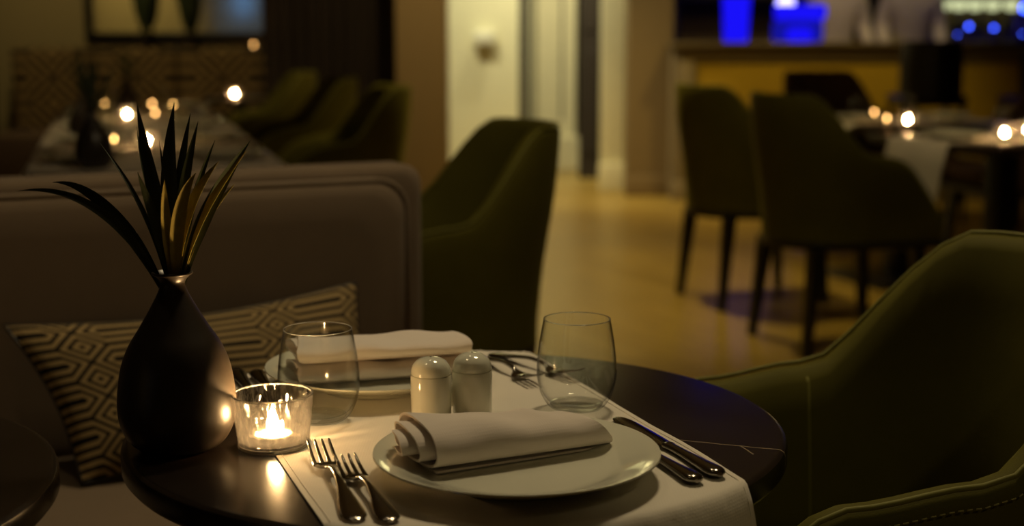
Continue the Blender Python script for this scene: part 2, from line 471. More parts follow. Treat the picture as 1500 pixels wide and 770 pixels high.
M_stone = stone('dark_marble', [(0.2175, -0.06, 0.345, -0.105, 0.0011), (0.2820, -0.0830, 0.2895, -0.111, 0.0009)])
M_stone_plain = stone('dark_marble_plain', [(-0.32, -0.1, -0.05, -0.2, 0.0008)])

# ------------------------------------------------------------------ room shell
def box_struct(name, m, *b, bevel=0.0):
    return struct(MB().box(*b, b=bevel).build(name, m, None, smooth=bevel > 0, sharp=40))

box_struct('floor', M_floor, -7.0, 7.0, -3.2, 14.2, -0.08, 0.0)
box_struct('ceiling', M_ceiling, -7.0, 7.0, -3.2, 14.2, 3.0, 3.1)
box_struct('wall_left', M_wall_dark, -7.1, -7.0, -3.2, 14.2, 0, 3.0)
box_struct('wall_right', M_wall_dark, 7.0, 7.1, -3.2, 14.2, 0, 3.0)
wf = box_struct('wall_front', M_wall_olive, -7.0, 7.0, -3.3, -3.2, 0, 3.0)
box_struct('wall_back', M_wall_dark, -7.0, 7.0, 14.0, 14.1, 0, 3.0)
# alcove at the left: back wall with the mirror
box_struct('wall_alcove', M_wall_olive, -7.0, -1.20, 10.5, 10.6, 0, 3.0)
# pale hall wall and its return
box_struct('wall_hall', M_cream, -1.20, 0.05, 10.7, 10.82, 0, 3.0)
box_struct('wall_bar', M_wall_dark, 1.10, 7.0, 11.75, 11.85, 0, 3.0)
# dark doorway leaf and its cream surround
box_struct('wall_hall_end', M_cream, 0.05, 0.215, 12.2, 12.3, 0, 3.0)

# ------------------------------------------------------------------ flat panel setting behind
bp = struct(MB().box(0.20, 0.53, 11.95, 12.05, 0, 3.0).build('door_1', M_cream_trim, None, smooth=False))
MB().box(0.405, 0.425, 11.945, 11.96, 0.42, 3.0).build('panel_groove', M_groove, bp, smooth=False)
MB().box(0.20, 0.385, 11.925, 11.96, 0.30, 3.0, 0.008).build('raised_panel', M_cream_trim, bp, smooth=False)
MB().box(0.20, 0.56, 11.88, 11.97, 0, 0.28, 0.01).build('kick_panel', M_cream_trim, bp, smooth=False)
dd = struct(MB().box(0.53, 0.70, 11.2, 11.3, 0, 3.0).build('door_2', M_doorway, None, smooth=False))
MB().box(0.56, 0.67, 11.185, 11.2, 0.2, 1.0, 0.004).build('door_panel', M_doorway, dd, smooth=False)
MB().box(0.56, 0.67, 11.185, 11.2, 1.15, 2.8, 0.004).build('door_panel', M_doorway, dd, smooth=False)
box_struct('trim_1', M_cream_trim, 0.645, 0.82, 10.32, 10.5, 0, 3.0, bevel=0.006)
box_struct('baseboard_hall', M_cream_trim, 0.63, 0.825, 10.27, 10.33, 0, 0.20, bevel=0.006)
box_struct('trim_2', M_groove, 0.05, 0.13, 10.72, 10.80, 0, 3.0)
box_struct('wall_pier', M_pier, 0.81, 1.12, 10.0, 11.75, 0, 3.0)
box_struct('baseboard_pier', M_pier, 0.80, 1.13, 9.97, 10.02, 0, 0.14, bevel=0.005)
box_struct('wall_column', M_column, -0.665, -0.375, 8.2, 8.5, 0, 3.0, bevel=0.008)
box_struct('baseboard_back', M_cream_trim, -1.20, 0.05, 10.67, 10.70, 0, 0.14, bevel=0.005)

# small white box on the pale wall
wb = thing('wall_lamp', 'small white box lamp high on the pale hall wall', 'lamp', (-0.205, 10.70, 1.085))
MB().box(-0.075, 0.075, -0.10, 0.0, -0.035, 0.065, 0.012).build('housing', M_porcelain, wb, sharp=40)
MB().box(-0.06, 0.06, -0.09, -0.01, -0.045, -0.034, 0.003).build('diffuser', M_porcelain, wb, sharp=40)

# drawn curtains, folded
def curtain(label, x0, x1, y, folds, amp):
    G = []
    n = folds * 10
    for k, z in enumerate(np.linspace(0.02, 2.98, 6)):
        G.append([(x0 + (x1 - x0) * i / n, y + amp * math.sin(2 * PI * folds * i / n) * (1 - 0.1 * k / 5) + 0.01 * math.sin(i * 1.7 + k), z) for i in range(n + 1)])
    B = [[(x, yy + 0.006, z) for x, yy, z in row] for row in G]
    V1, F1 = grid_vf(G); V2, F2 = grid_vf(B)
    o = MB().add(V1, [f[::-1] for f in F1]).add(V2, F2).build('curtain', M_curtain)
    return tag(o, label, 'curtain')
curtain('dark brown curtain hanging beside the tan column', -1.55, -0.68, 8.95, 11, 0.035)
curtain('nearly black curtain at the left end of the mirror wall', -4.3, -3.68, 10.2, 6, 0.04)

# ------------------------------------------------------------------ bar with panelled front
bar = thing('bar_counter', 'long taupe bar counter with a gold panelled front', 'bar', (1.1, 9.7, 0))
MB().box(0.0, 5.0, 0.06, 0.46, 0.0, 1.03).build('carcass', M_bar, bar, smooth=False)
MB().box(-0.02, 5.0, -0.03, 0.55, 1.03, 1.075, 0.008).build('counter_top', M_bar_top, bar, sharp=40)
MB().box(0.0, 5.0, 0.0, 0.06, 0.0, 0.13, 0.006).build('plinth', M_bar, bar, sharp=40)
MB().box(0.03, 5.0, 0.02, 0.06, 0.95, 1.03, 0.006).build('top_rail', M_bar, bar, sharp=40)
for x in (0.03, 1.55, 3.1, 4.6):
    MB().box(x, x + 0.11, 0.01, 0.06, 0.13, 0.95, 0.006).build('stile', M_bar, bar, sharp=40)
for x0, x1 in ((0.14, 1.55), (1.66, 3.1), (3.21, 4.6)):
    MB().box(x0 + 0.02, x1 - 0.02, 0.045, 0.065, 0.16, 0.93, 0.003).build('front_panel', M_gold, bar, smooth=False)

# blue-lit vessels on the bar
def vessel_prof(ro, ri, H, t=0.006):
    return [(0, 0), (ro, 0), (ro * 1.03, 0.01), (ri, H), (ri - t, H), (ro - t, 0.02), (0, 0.02)]
v = thing('ice_bucket', 'tall tapering blue glowing vessel on the bar top', 'bucket', (1.545, 9.95, 1.075))
MB().lathe(vessel_prof(0.080, 0.108, 0.46), 40).build('vessel', M_blue, v, sharp=40)
MB().lathe([(0.108, 0.455), (0.112, 0.46), (0.112, 0.47), (0.102, 0.47), (0.102, 0.455)], 40).build('rim_band', M_steel, v, sharp=40)
v = thing('lit_bowl', 'blue glowing bowl on a round foot beside the tall blue vessel', 'bowl', (1.985, 9.95, 1.075))
MB().lathe(clean_r(smooth_prof([(0, 0.0), (0.07, 0.004), (0.092, 0.04), (0.08, 0.085), (0.05, 0.10)], 5)), 36).build('foot', M_blue, v, sharp=60)
MB().lathe([(0.05, 0.10), (0.035, 0.11), (0.035, 0.135), (0.05, 0.145)], 36).build('stem', M_blue_soft, v, sharp=40)
MB().lathe([(0.0, 0.145), (0.15, 0.145), (0.175, 0.165), (0.178, 0.235), (0.170, 0.25), (0.165, 0.235), (0.16, 0.17), (0.0, 0.16)], 40).build('basin', M_blue, v, sharp=40)
MB().lathe([(0, 0.20), (0.045, 0.21), (0.062, 0.25), (0.05, 0.30), (0.0, 0.315)], 24, cx=-0.105, cy=-0.02).build('bulb', M_bluewhite, v)
MB().box(-0.17, 0.18, 0.05, 0.12, 0.0, 0.145, 0.02).build('back_plate', M_blue_soft, v, sharp=40)

# back bar shelf with bottles and pale lamps
sh = thing('back_bar_shelf', 'dark shelving on the wall behind the bar', 'shelf', (1.3, 11.75, 0))
for z in (1.0, 1.42, 1.85):
    MB().box(0.0, 4.6, -0.28, 0.0, z - 0.03, z, 0.003).build('board', M_black, sh, smooth=False)
for x in (0.0, 1.6, 3.2, 4.57):
    MB().box(x, x + 0.03, -0.28, 0.0, 0.0, 2.2).build('upright', M_black, sh, smooth=False)
b0 = thing('bottle', 'dark glass bottle standing on the lower back bar shelf', 'bottle', (3.35, 11.58, 1.0), 0, 'bottles behind the bar')
MB().lathe([(0, 0), (0.035, 0), (0.038, 0.006), (0.038, 0.18), (0.030, 0.21), (0.014, 0.24), (0.013, 0.30), (0, 0.30)], 20).build('bottle_body', M_bottle, b0, sharp=50)
MB().lathe([(0.0145, 0.27), (0.0145, 0.312), (0, 0.313)], 16).build('cap', M_steel, b0, sharp=40)
MB().lathe([(0.0385, 0.06), (0.0385, 0.15)], 20).build('bottle_label', M_violet, b0)
for i in range(1, 16):
    dup(b0, (3.35 + i * 0.105 + random.uniform(-.02, .02), 11.56 + random.uniform(-.05, .04), 1.0))
lampb = None
for i, (x, hh) in enumerate([(3.46, 0), (3.59, 0), (3.72, 0), (3.86, 0), (4.01, 0)]):
    if lampb is None:
        lampb = thing('shelf_lamp', 'leftmost pale round shelf lamp glowing above the bar bottles', 'lamp', (x, 11.6, 1.42), 0, 'shelf lamps behind the bar')
        MB().lathe(clean_r(smooth_prof([(0, -0.03), (0.03, -0.03), (0.062, 0.005), (0.05, 0.05), (0, 0.06)], 4)), 20).build('globe', M_shelf_lamp, lampb)
        MB().lathe([(0, 0.05), (0.02, 0.05), (0.02, 0.045 + 0.0), (0.022, 0.03)][::-1], 16).build('socket', M_black, lampb)
        lampb.location.z = 1.345
    else:
        dup(lampb, (x, 11.6, 1.345), 0, f'{["", "second", "third", "fourth", "fifth"][i]} pale round shelf lamp from the left above the bar bottles')
led0 = None
for x, y, lb, s in [(3.17, 10.0, 'small blue glowing light in a glass right of the cream shirted person', 1.0), (3.13, 10.12, 'tiny low blue glowing light beside the cream shirted person', .45),
                    (3.56, 10.02, 'tall blue glowing light at the right edge of the bar', 2.2), (3.50, 9.88, 'tiny low blue glowing light under the tall one at the right edge', .5), (3.36, 10.05, 'blue glowing light midway along the right part of the bar', .9)]:
    if led0 is None:
        led0 = thing('bar_candle', 'small blue glowing light in a glass on the bar top', 'light', (x, y, 1.075), 0, 'blue lights along the bar'); led0['label'] = lb
        MB().lathe([(0, 0.0), (0.03, 0.0), (0.034, 0.09), (0.031, 0.09), (0.028, 0.005), (0, 0.005)], 20).build('tumbler', M_violet, led0, sharp=40)
        MB().lathe(clean_r(smooth_prof([(0, 0.092), (0.010, 0.095), (0.013, 0.105), (0.008, 0.116), (0, 0.118)], 3)), 12).build('bulb', M_blue_spark, led0)
    else:
        dup(led0, (x, y, 1.075), 0, lb, scale=s)

# ------------------------------------------------------------------ people behind the bar
def skin_mesh(name, pts, edges, mat, parent, root=0, sub=2):
    me = bpy.data.meshes.new(name)
    me.from_pydata([p[:3] for p in pts], edges, [])
    me.materials.append(mat)
    o = bpy.data.objects.new(name, me); COL.objects.link(o); o.parent = parent
    sk = o.modifiers.new('skin', 'SKIN'); sk.use_smooth_shade = True
    for i, p in enumerate(pts):
        r = p[3] if len(p) == 4 else None
        me.skin_vertices[0].data[i].radius = (p[3], p[4] if len(p) > 4 else p[3])
    me.skin_vertices[0].data[root].use_root = True
    sb = o.modifiers.new('sub', 'SUBSURF'); sb.levels = sub; sb.render_levels = sub
    return o

def person(label, x, y, rotz, lean):
    r = thing('person', label, 'person', (x, y, 0), rotz, None)
    # faces -Y; hands rest low on the work top behind the counter
    T = [(0, 0, 0.95, .15, .10), (0, -.01 * lean, 1.08, .14, .095), (0, -.04 * lean, 1.24, .155, .10), (0, -.07 * lean, 1.40, .15, .10), (0, -.08 * lean, 1.48, .06, .06)]
    pts = list(T); ed = [(0, 1), (1, 2), (2, 3), (3, 4)]
    shirt = list(T); sed = list(ed)
    sk = []
    for s in (-1, 1):
        a = [(s * .17, -.07 * lean, 1.41, .06), (s * .215, -.06, 1.16, .046), (s * .20, -.26, 1.02, .036), (s * .19, -.33, 1.01, .030)]
        n = len(pts); pts += a; ed += [(3, n), (n, n + 1), (n + 1, n + 2), (n + 2, n + 3)]
        n2 = len(shirt); b = [(p[0], p[1], p[2], p[3] + .012) for p in a[:3]]
        shirt += b; sed += [(3, n2), (n2, n2 + 1), (n2 + 1, n2 + 2)]
        # palm and fingers
        n = len(pts); hx, hy, hz = s * .185, -.39, 1.005
        pts += [(hx, hy, hz, .032, .016)]; ed.append((n - 1, n))
        for k in range(4):
            fx = hx + (k - 1.5) * .019
            m = len(pts); pts += [(fx, hy - .045, hz - .004, .0085), (fx, hy - .075 + .01 * abs(k - 1.5), hz - .014, .0075)]
            ed += [(n, m), (m, m + 1)]
        m = len(pts); pts += [(hx - s * .045, hy - .02, hz - .005, .010), (hx - s * .055, hy - .05, hz - .01, .0085)]
        ed += [(n, m), (m, m + 1)]
    for s in (-1, 1):
        n = len(pts); pts += [(s * .095, 0, .86, .085), (s * .10, .0, .48, .058), (s * .10, .02, .09, .04), (s * .105, -.11, .04, .035)]
        ed += [(0, n), (n, n + 1), (n + 1, n + 2), (n + 2, n + 3)]
    n = len(pts); yh = -.09 * lean
    pts += [(0, yh, 1.56, .055), (0, yh - .015, 1.63, .075, .085), (0, yh - .005, 1.70, .075, .09), (0, yh, 1.745, .05, .06)]
    ed += [(4, n), (n, n + 1), (n + 1, n + 2), (n + 2, n + 3)]
    m = len(pts); pts += [(0, yh - .105, 1.635, .012)]; ed.append((n + 1, m))
    for s in (-1, 1):
        m = len(pts); pts += [(s * .082, yh + .005, 1.645, .012)]; ed.append((n + 1, m))
    skin_mesh('body', pts, ed, M_skin, r)
    sh_pts = [(p[0], p[1], p[2], p[3] + .012, (p[4] if len(p) > 4 else p[3]) + .012) for p in shirt[:5]] + shirt[5:]
    sh_pts[4] = (0, -.08 * lean, 1.50, .068, .066)
    skin_mesh('shirt', sh_pts, sed, M_shirt, r)
    tp = [(0, 0, 0.97, .155, .11), (.095, 0, .84, .10), (.10, 0, .48, .072), (.10, .02, .10, .06), (-.095, 0, .84, .10), (-.10, 0, .48, .072), (-.10, .02, .10, .06)]
    skin_mesh('trousers', tp, [(0, 1), (1, 2), (2, 3), (0, 4), (4, 5), (5, 6)], M_trousers, r)
    hp = [(0, yh + .02, 1.735, .075, .085), (0, yh + .055, 1.68, .06, .05), (0, yh + .055, 1.61, .05, .035)]
    skin_mesh('hair', hp, [(0, 1), (1, 2)], M_hair, r)
    for s in (-1, 1):
        MB().lathe(clean_r(smooth_prof([(0, -.011), (.008, -.008), (.011, 0), (.008, .008), (0, .011)], 2)), 12, cx=s * .032, cy=yh - .083, z=1.655).build('eye', M_wax, r)
    MB().tube([(-.025, yh - .097, 1.595), (0, yh - .102, 1.593), (.025, yh - .097, 1.595)], [.003, .006, .003], 8).build('mouth', simple('lips', (.3, .12, .09), .5), r)
    return r
person('person in a pale shirt behind the bar next to the blue bowl', 2.42, 10.86, 0.15, 1.0)
person('person in a cream shirt behind the bar above the black bar stool', 2.99, 10.86, -0.1, 1.2)

# ------------------------------------------------------------------ bar stools
def bar_stool(label, x, y, rz):
    r = thing('bar_stool', label, 'bar stool', (x, y, 0), rz)
    MB().box(-.20, .20, -.20, .20, .70, .77, .03).build('seat', M_black, r, sharp=60)
    G = []
    for z in np.linspace(0.74, 1.09, 7):
        G.append([(.20 * math.sin(a) * (1 - .10 * sstep(.98, 1.09, z)), -.02 + .22 * -math.cos(a), z) for a in np.linspace(-1.25, 1.25, 15)])
    H = [[(x_ * .88, y_ * .86 - .003, z) for x_, y_, z in row] for row in G]
    V1, F1 = grid_vf(G); V2, F2 = grid_vf(H)
    mb = MB().add(V1, F1).add(V2, [f[::-1] for f in F2])
    n = len(V1); c = 15
    rim = [(6 * c + j, 6 * c + j + 1, n + 6 * c + j + 1, n + 6 * c + j) for j in range(c - 1)]
    rim += [(i * c, (i + 1) * c, n + (i + 1) * c, n + i * c) for i in range(6)] + [(i * c + c - 1, n + i * c + c - 1, n + (i + 1) * c + c - 1, (i + 1) * c + c - 1) for i in range(6)]
    mb.F += rim
    recalc(mb.build('backrest', M_black, r, sharp=50))
    for sx in (-1, 1):
        for sy in (-1, 1):
            MB().tube([(sx * .17, sy * .17, .71), (sx * .20, sy * .20, 0)], [.02, .014], 8).build('leg', M_black, r, sharp=60)
    MB().tube([(-.185, -.185, .28), (.185, -.185, .28), (.185, .185, .28), (-.185, .185, .28), (-.185, -.185, .28)], .009, 8).build('footrest', M_steel, r)
    return r
bar_stool('black bar stool between the gold panel and the right hand candle tables', 2.52, 8.7, 0.0)
bar_stool('black bar stool at the far right edge of the bar', 3.15, 8.5, 0.1)

# ------------------------------------------------------------------ tub chair
def chair_path(n_arc=26, n_side=12, half=.28, front=.30):
    P = []
    for i in range(n_side):
        P.append((front - (front + .03) * i / n_side, half))
    for i in range(n_arc + 1):
        a = PI / 2 + PI * i / n_arc
        P.append((-.03 + half * math.cos(a), half * math.sin(a)))
    for i in range(n_side):
        P.append((-.03 + (front + .03) * (i + 1) / n_side, -half))
    return P

def chair_top(f, zb=.925, za=.715, fd=.06):
    z = zb - (zb - za) * (.75 * sstep(-.228, -.045, f) + .25 * min(1, max(0, (f + .21) / .165))) - .018 * sstep(-.03, .10, f)
    return z - .23 * sstep(fd, .36, f)

def make_chair(label, group, mat=M_velvet, pipe=M_velvet_pipe, stitched=False, zb=.925, za=.715, fd=.06):
    r = thing('tub_chair', label, 'chair', (0, 0, 0), 0, group)
    path = chair_path()
    z0 = .405
    def pt(f, s, z, off):
        k = (z - z0) / .52
        sc = .86 + .14 * sstep(0, .75, k)
        lean = -.035 * sstep(.3, 1.1, k) * sstep(.1, -.3, f)
        L = math.hypot(min(f + .03, 0), s) if f < -.03 else abs(s)
        # outward normal in plan
        if f < -.03: nx, ny = (f + .03) / L, s / L
        else: nx, ny = 0.0, math.copysign(1, s)
        return (f * (.5 + .5 * sc) + lean + nx * off, s * sc + ny * off, z)
    G = []; top = []; st = []
    for f, s in path:
        zt = chair_top(f, zb, za, fd); row = []
        th = .042
        for z in np.linspace(z0, zt - .018, 9): row.append(pt(f, s, z, 0.004 * math.sin(PI * (z - z0) / (zt - z0))))
        for a in np.linspace(0.35, PI - 0.35, 6):
            row.append(pt(f, s, zt - .018 + .018 * math.sin(a), -th / 2 + th / 2 * math.cos(a)))
        for z in np.linspace(zt - .018, z0 + .03, 8): row.append(pt(f, s, z, -th - .012 * math.sin(PI * (z - z0) / (zt - z0 + .01))))
        G.append(row)
        top.append(pt(f, s, zt + .0005, -.006)); st.append(pt(f, s, zt - .019, .0045))
    V, F = grid_vf(G)
    n = len(G[0]); m = len(G)
    F += [tuple(range(n)), tuple(range((m - 1) * n, m * n))[::-1]]
    sh_ = obj('shell', V, F, mat, r, sharp=70); recalc(sh_)
    MB().tube(top, .0032, 8).build('piping', pipe, r)
    # upholstery seams inside the back
    for i in (12, 12 + 26):
        MB().tube([G[i][j] for j in range(14, len(G[i]))], .0016, 6).build('seam', pipe, r)
    if stitched:
        mb = MB()
        for a, b in zip(st, st[1:]):
            a, b = Vector(a), Vector(b); q = max(1, int((b - a).length / .008))
            for k in range(q):
                mb.tube([a.lerp(b, k / q), a.lerp(b, (k + .6) / q)], .0009, 4)
        mb.build('stitching', M_thread, r)['kind'] = 'stuff'
    # seat cushion
    S = []
    for z, e in ((.42, -.02), (.455, 0.0), (.48, -.006), (.495, -.03), (.50, -.08)):
        S.append([(f * .86 + (0.0), s * (.80 + e * 1.4) if True else s, z) for f, s in [(max(f, -.27) * (1 + e * 1.2), s) for f, s in path]])
    S.append([(0.0, 0.0, .502)] * len(path))
    V, F = grid_vf(S, closed_v=True)
    recalc(obj('seat', V, F, mat, r, sharp=80))
    # dark base rail
    R_ = []
    for z, e in ((.375, .80), (.38, .86), (.405, .87), (.41, .84)):
        R_.append([(f * (.5 + .5 * e), s * e, z) for f, s in path])
    V, F = grid_vf(R_, closed_v=True)
    k = len(path); F += [tuple(range(k))[::-1], tuple(range(3 * k, 4 * k))]
    recalc(obj('base_rail', V, F, M_black, r, sharp=40))
    for sx, fx in ((1, .21), (1, -.20), (-1, .21), (-1, -.20)):
        a = (fx, sx * .185); b = (fx * 1.18, sx * .205)
        mb = MB(); q = .024; q2 = .014
        V = [(a[0] + dx * q, a[1] + dy * q, .385) for dx, dy in ((-1, -1), (1, -1), (1, 1), (-1, 1))] + [(b[0] + dx * q2, b[1] + dy * q2, 0) for dx, dy in ((-1, -1), (1, -1), (1, 1), (-1, 1))]
        mb.add(V, [(0, 1, 2, 3), (7, 6, 5, 4), (0, 4, 5, 1), (1, 5, 6, 2), (2, 6, 7, 3), (3, 7, 4, 0)])
        recalc(mb.build('leg', M_black, r, smooth=False))
    return r

CG = 'green tub chairs'
c1 = make_chair('large moss green velvet tub chair pulled up to the right of the laid table', CG, stitched=True, zb=.885, za=.702, fd=.10)
c1.location = (0.392, 1.60, 0); c1.rotation_euler = (0, 0, math.radians(188))
c2 = make_chair('green tub chair behind the right end of the grey banquette', CG)
c2.location = (-0.225, 3.36, 0); c2.rotation_euler = (0, 0, math.radians(196))
A_R = math.radians(18)
dup(c2, (1.205, 5.20, 0), A_R, 'green tub chair seen from behind beside the hanging white runner')
dup(c2, (1.03, 6.06, 0), A_R, 'green tub chair in front of the gold bar panel, its back to the bar pier')
A_L = math.radians(196)
dup(c2, (-0.745, 5.75, 0), A_L, 'green tub chair next to the tan column in the left dining row')
dup(c2, (-1.07, 6.75, 0), A_L, 'second green tub chair from the tan column in the left dining row')
dup(c2, (-1.40, 7.75, 0), A_L, 'third green tub chair from the tan column, nearly lost in shadow')
cb = make_chair('dark brown tub chair behind the right candle table, before the gold panel', 'brown tub chairs', M_brown_velvet, M_brown_velvet)
cb.location = (1.78, 7.75, 0); cb.rotation_euler = (0, 0, math.radians(-70))
dup(cb, (2.45, 6.9, 0), math.radians(190), 'dark brown tub chair at the right side of the far candle table')

# ------------------------------------------------------------------ tables
def round_table(label, x, y, stone_m):
    r = thing('round_table', label, 'table', (x, y, 0))
    R = .338
    prof = [(0, .712), (R - .012, .712), (R - .004, .714), (R, .719), (R, .733), (R - .0015, .7375), (R - .005, .7396), (R - .008, .74), (0, .74)]
    MB().lathe(prof, 128).build('tabletop', stone_m, r, sharp=35)
    MB().lathe([(0, .03), (.045, .03), (.04, .06), (.038, .66), (.06, .69), (.16, .70), (.16, .712), (0, .712)], 32).build('pedestal', M_black, r, sharp=40)
    MB().lathe([(0, 0), (.22, 0), (.22, .012), (.10, .03), (0, .035)], 48).build('foot', M_black, r, sharp=40)
    return r
TX, TY, TR = -.0573, 1.4329, .338
round_table('round dark marble table laid for two in the centre', TX, TY, M_stone)
round_table('neighbouring round dark table cut off at the lower left corner', -.752, 1.20, M_stone_plain)

def draped(name, poly, loc_a, nn, na, wn, la, inside, drop, z, mat, wrinkle=0.0012, seed=1, parent=None):
    pass

# runner over the laid table (u = along, n = across)
UX, UY = -.342, .9397
NX, NY = .9397, .342
def runner_obj():
    rnd = random.Random(3)
    nc = NX * TX + NY * TY; ac = UX * TX + UY * TY
    n0, n1 = .2365, .6205
    G = []; nn, na = 64, 150
    a0, a1 = ac - TR - .13, ac + TR + .16
    rr = .010
    for i in range(na + 1):
        a = a0 + (a1 - a0) * i / na
        row = []
        for j in range(nn + 1):
            n = n0 + (n1 - n0) * j / nn
            edge = math.sqrt(max(TR ** 2 - (n - nc) ** 2, 0)) + .001
            s = 1 if a > ac else -1
            e = abs(a - ac) - edge
            wob = .0007 * math.sin(n * 31 + a * 17) + .0006 * math.sin(n * 57 - a * 29 + 1)
            z = .7418 + max(wob, -.0006) + .0006
            aa = a
            if e > -rr:
                t = e + rr
                if t < rr * PI / 2:
                    q = t / rr; aa = ac + s * (edge - rr + rr * math.sin(q)); z = z - rr * (1 - math.cos(q))
                else:
                    dd_ = t - rr * PI / 2
                    fold = .010 * math.sin(n * 26 + 1.0) * sstep(0, .08, dd_)
                    aa = ac + s * (edge + .002 + .34 * dd_ + fold); z = z - rr - dd_ * .93
            nd = n + (.10 * max(0, e) * (1 if n > nc else -1) * abs(n - nc) / .19 if e > 0 else 0)
            row.append((aa * UX + nd * NX, aa * UY + nd * NY, z))
        G.append(row)
    B = [[(x, y, z - .0012) for x, y, z in row] for row in G]
    V1, F1 = grid_vf(G); V2, F2 = grid_vf(B)
    n = len(V1); c = nn + 1
    F = F1 + [tuple(k + n for k in f[::-1]) for f in F2]
    F += [(i * c, (i + 1) * c, n + (i + 1) * c, n + i * c) for i in range(na)]
    F += [(i * c + nn, n + i * c + nn, n + (i + 1) * c + nn, (i + 1) * c + nn) for i in range(na)]
    F += [(j, n + j, n + j + 1, j + 1) for j in range(nn)] + [(na * c + j, na * c + j + 1, n + na * c + j + 1, n + na * c + j) for j in range(nn)]
    o = obj('table_runner', V1 + V2, F, M_cloth, None, sharp=70); recalc(o)
    # stitched hem along both long sides
    for j in (1, nn - 1):
        MB().tube([tuple(Vector(G[i][j]) + Vector((0, 0, .0002))) for i in range(0, na + 1, 2)], .0007, 6).build('hem', M_cloth, o)
    return tag(o, 'white linen runner across the laid table, hanging over its front edge', 'tablecloth')
runner_obj()

# ------------------------------------------------------------------ plates
def plate(label, x, y, R):
    k = R / .130
    pr = [(0, .004), (.060, .004), (.066, .0), (.072, .0), (.076, .004), (.090, .0075), (.115, .0165), (.128, .0215), (.1300, .0228), (.1296, .0242),
          (.1275, .0240), (.114, .0200), (.100, .0145), (.090, .0105), (.084, .0088), (.075, .0080), (.03, .0077), (0, .0077)]
    o = MB().lathe([(r * k, z) for r, z in pr], 128).build('dinner_plate', M_porcelain, None, sharp=60, loc=(x, y, .7432))
    return tag(o, label, 'plate')
plate('white porcelain dinner plate nearest the camera, under the rolled napkin', .0043, 1.2470, .1305)
plate('white porcelain dinner plate across the table, under the stacked folded napkin', -.1535, 1.588, .128)

# ------------------------------------------------------------------ napkins
def spiral_ribbon(turns, a, b, shrink, th, n=90, start=-0.60 * PI, flat=.72):
    out = []; inn = []
    pts = []
    for i in range(n + 1):
        t = i / n
        ph = start + turns * 2 * PI * t
        k = 1 - shrink * t
        ca, sa = math.cos(ph), math.sin(ph)
        x = a * k * math.copysign(abs(ca) ** .75, ca); z = b * k * math.copysign(abs(sa) ** .8, sa)
        pts.append((x, z))
    for i, p in enumerate(pts):
        q0 = pts[max(i - 1, 0)]; q1 = pts[min(i + 1, n)]
        tx, tz = q1[0] - q0[0], q1[1] - q0[1]; L = math.hypot(tx, tz) or 1
        out.append(p); inn.append((p[0] - tz / L * th, p[1] + tx / L * th))
    return out, inn

def rolled(name, x, y, z, ang, length, shapes, end_skew=0.0, mat=None, parent=None, shear=0.0, tele_k=.010, recess=0.0):
    """shapes: list of (turns, a0, a1, b0, b1, z offset fn, shrink, mirror); extruded along local x"""
    objs = []
    for (turns, a0, a1, b0, b1, zc, shrink, th, mirror, y0) in shapes:
        ns = 30; n = 90
        G = []
        for i in range(ns + 1):
            t = i / ns
            A = a0 + (a1 - a0) * t; Bv = b0 + (b1 - b0) * t
            o_, i_ = spiral_ribbon(turns, A, Bv, shrink, th, n)
            row = []
            for side, L in ((0, o_), (1, i_[::-1])):
                for k, (px, pz) in enumerate(L):
                    kk = k if side == 0 else n - k
                    tele = -tele_k * (kk / n) * max(0, 1 - 2 * t) - .006 * (kk / n) * min(0, 1 - 2 * t) - .004 * math.sin(kk * .19) * (1 - 2 * t)
                    skew = end_skew * px * sstep(.5, 1, t)
                    xx = (t - .5) * length + tele * (abs(t - .5) * 2) ** 3 + skew
                    ww = .0014 * math.sin(t * 9 + px * 60) + .0010 * math.sin(t * 17 + 2)
                    pz2 = pz + Bv + zc + ww * (pz > 0)
                    pz2 = max(pz2, zc + .0004 + .0002 * kk / n)
                    xx -= recess * (max(pz2 - zc, 0) / .04) ** 1.3 * sstep(.55, 1, t)
                    row.append((xx, px + y0 + shear * (1 - .75 * t) * (pz2 - zc), pz2))
            G.append(row)
        V, F = grid_vf(G, closed_v=True)
        c = len(G[0])
        for base in (0, ns * c):
            for k in range(n):
                F.append((base + k, base + k + 1, base + c - 2 - k, base + c - 1 - k))
        objs.append((V, F))
    V, F = objs[0]
    o = obj(name, V, F, mat, None, sharp=60, loc=(x, y, z), rotz=ang); recalc(o)
    for V, F in objs[1:]:
        recalc(obj('folded_layer', V, F, mat, o, sharp=60))
    return o
nap_a = math.atan2(.076, .149)
o = rolled('napkin', .0043 - .003, 1.247 + .030, .7512, nap_a, .172,
           [(3.2, 0.045, .038, .0235, .0178, 0.0, .74, .0020, False, 0)], end_skew=-.45, recess=.030, mat=M_napkin, shear=.36, tele_k=.030)
tag(o, 'white cloth napkin rolled up on the nearest plate', 'napkin')
o = rolled('napkin', -.150, 1.594, .7512, math.atan2(.048, .166), .185,
           [(1.6, .048, .047, .0115, .0115, 0.0, .30, .0022, False, 0), (1.6, .045, .043, .0120, .0110, .0232, .30, .0022, False, .001)], mat=M_napkin)
tag(o, 'white cloth napkin folded in two thick layers on the far plate', 'napkin')

# ------------------------------------------------------------------ cutlery
def blade_grid(secs, n=12):
    """secs: list of (s, halfwidth, z centre, half thickness) -> closed lofted bar along local +x"""
    G = []
    for s, hw, zc, ht in secs:
        G.append([(s, hw * math.cos(a), zc + ht * math.sin(a)) for a in np.linspace(0, 2 * PI, n, endpoint=False)])
    V, F = grid_vf(G, closed_v=True)
    F += [tuple(range(n)), tuple(range((len(secs) - 1) * n, len(secs) * n))[::-1]]
    return V, F

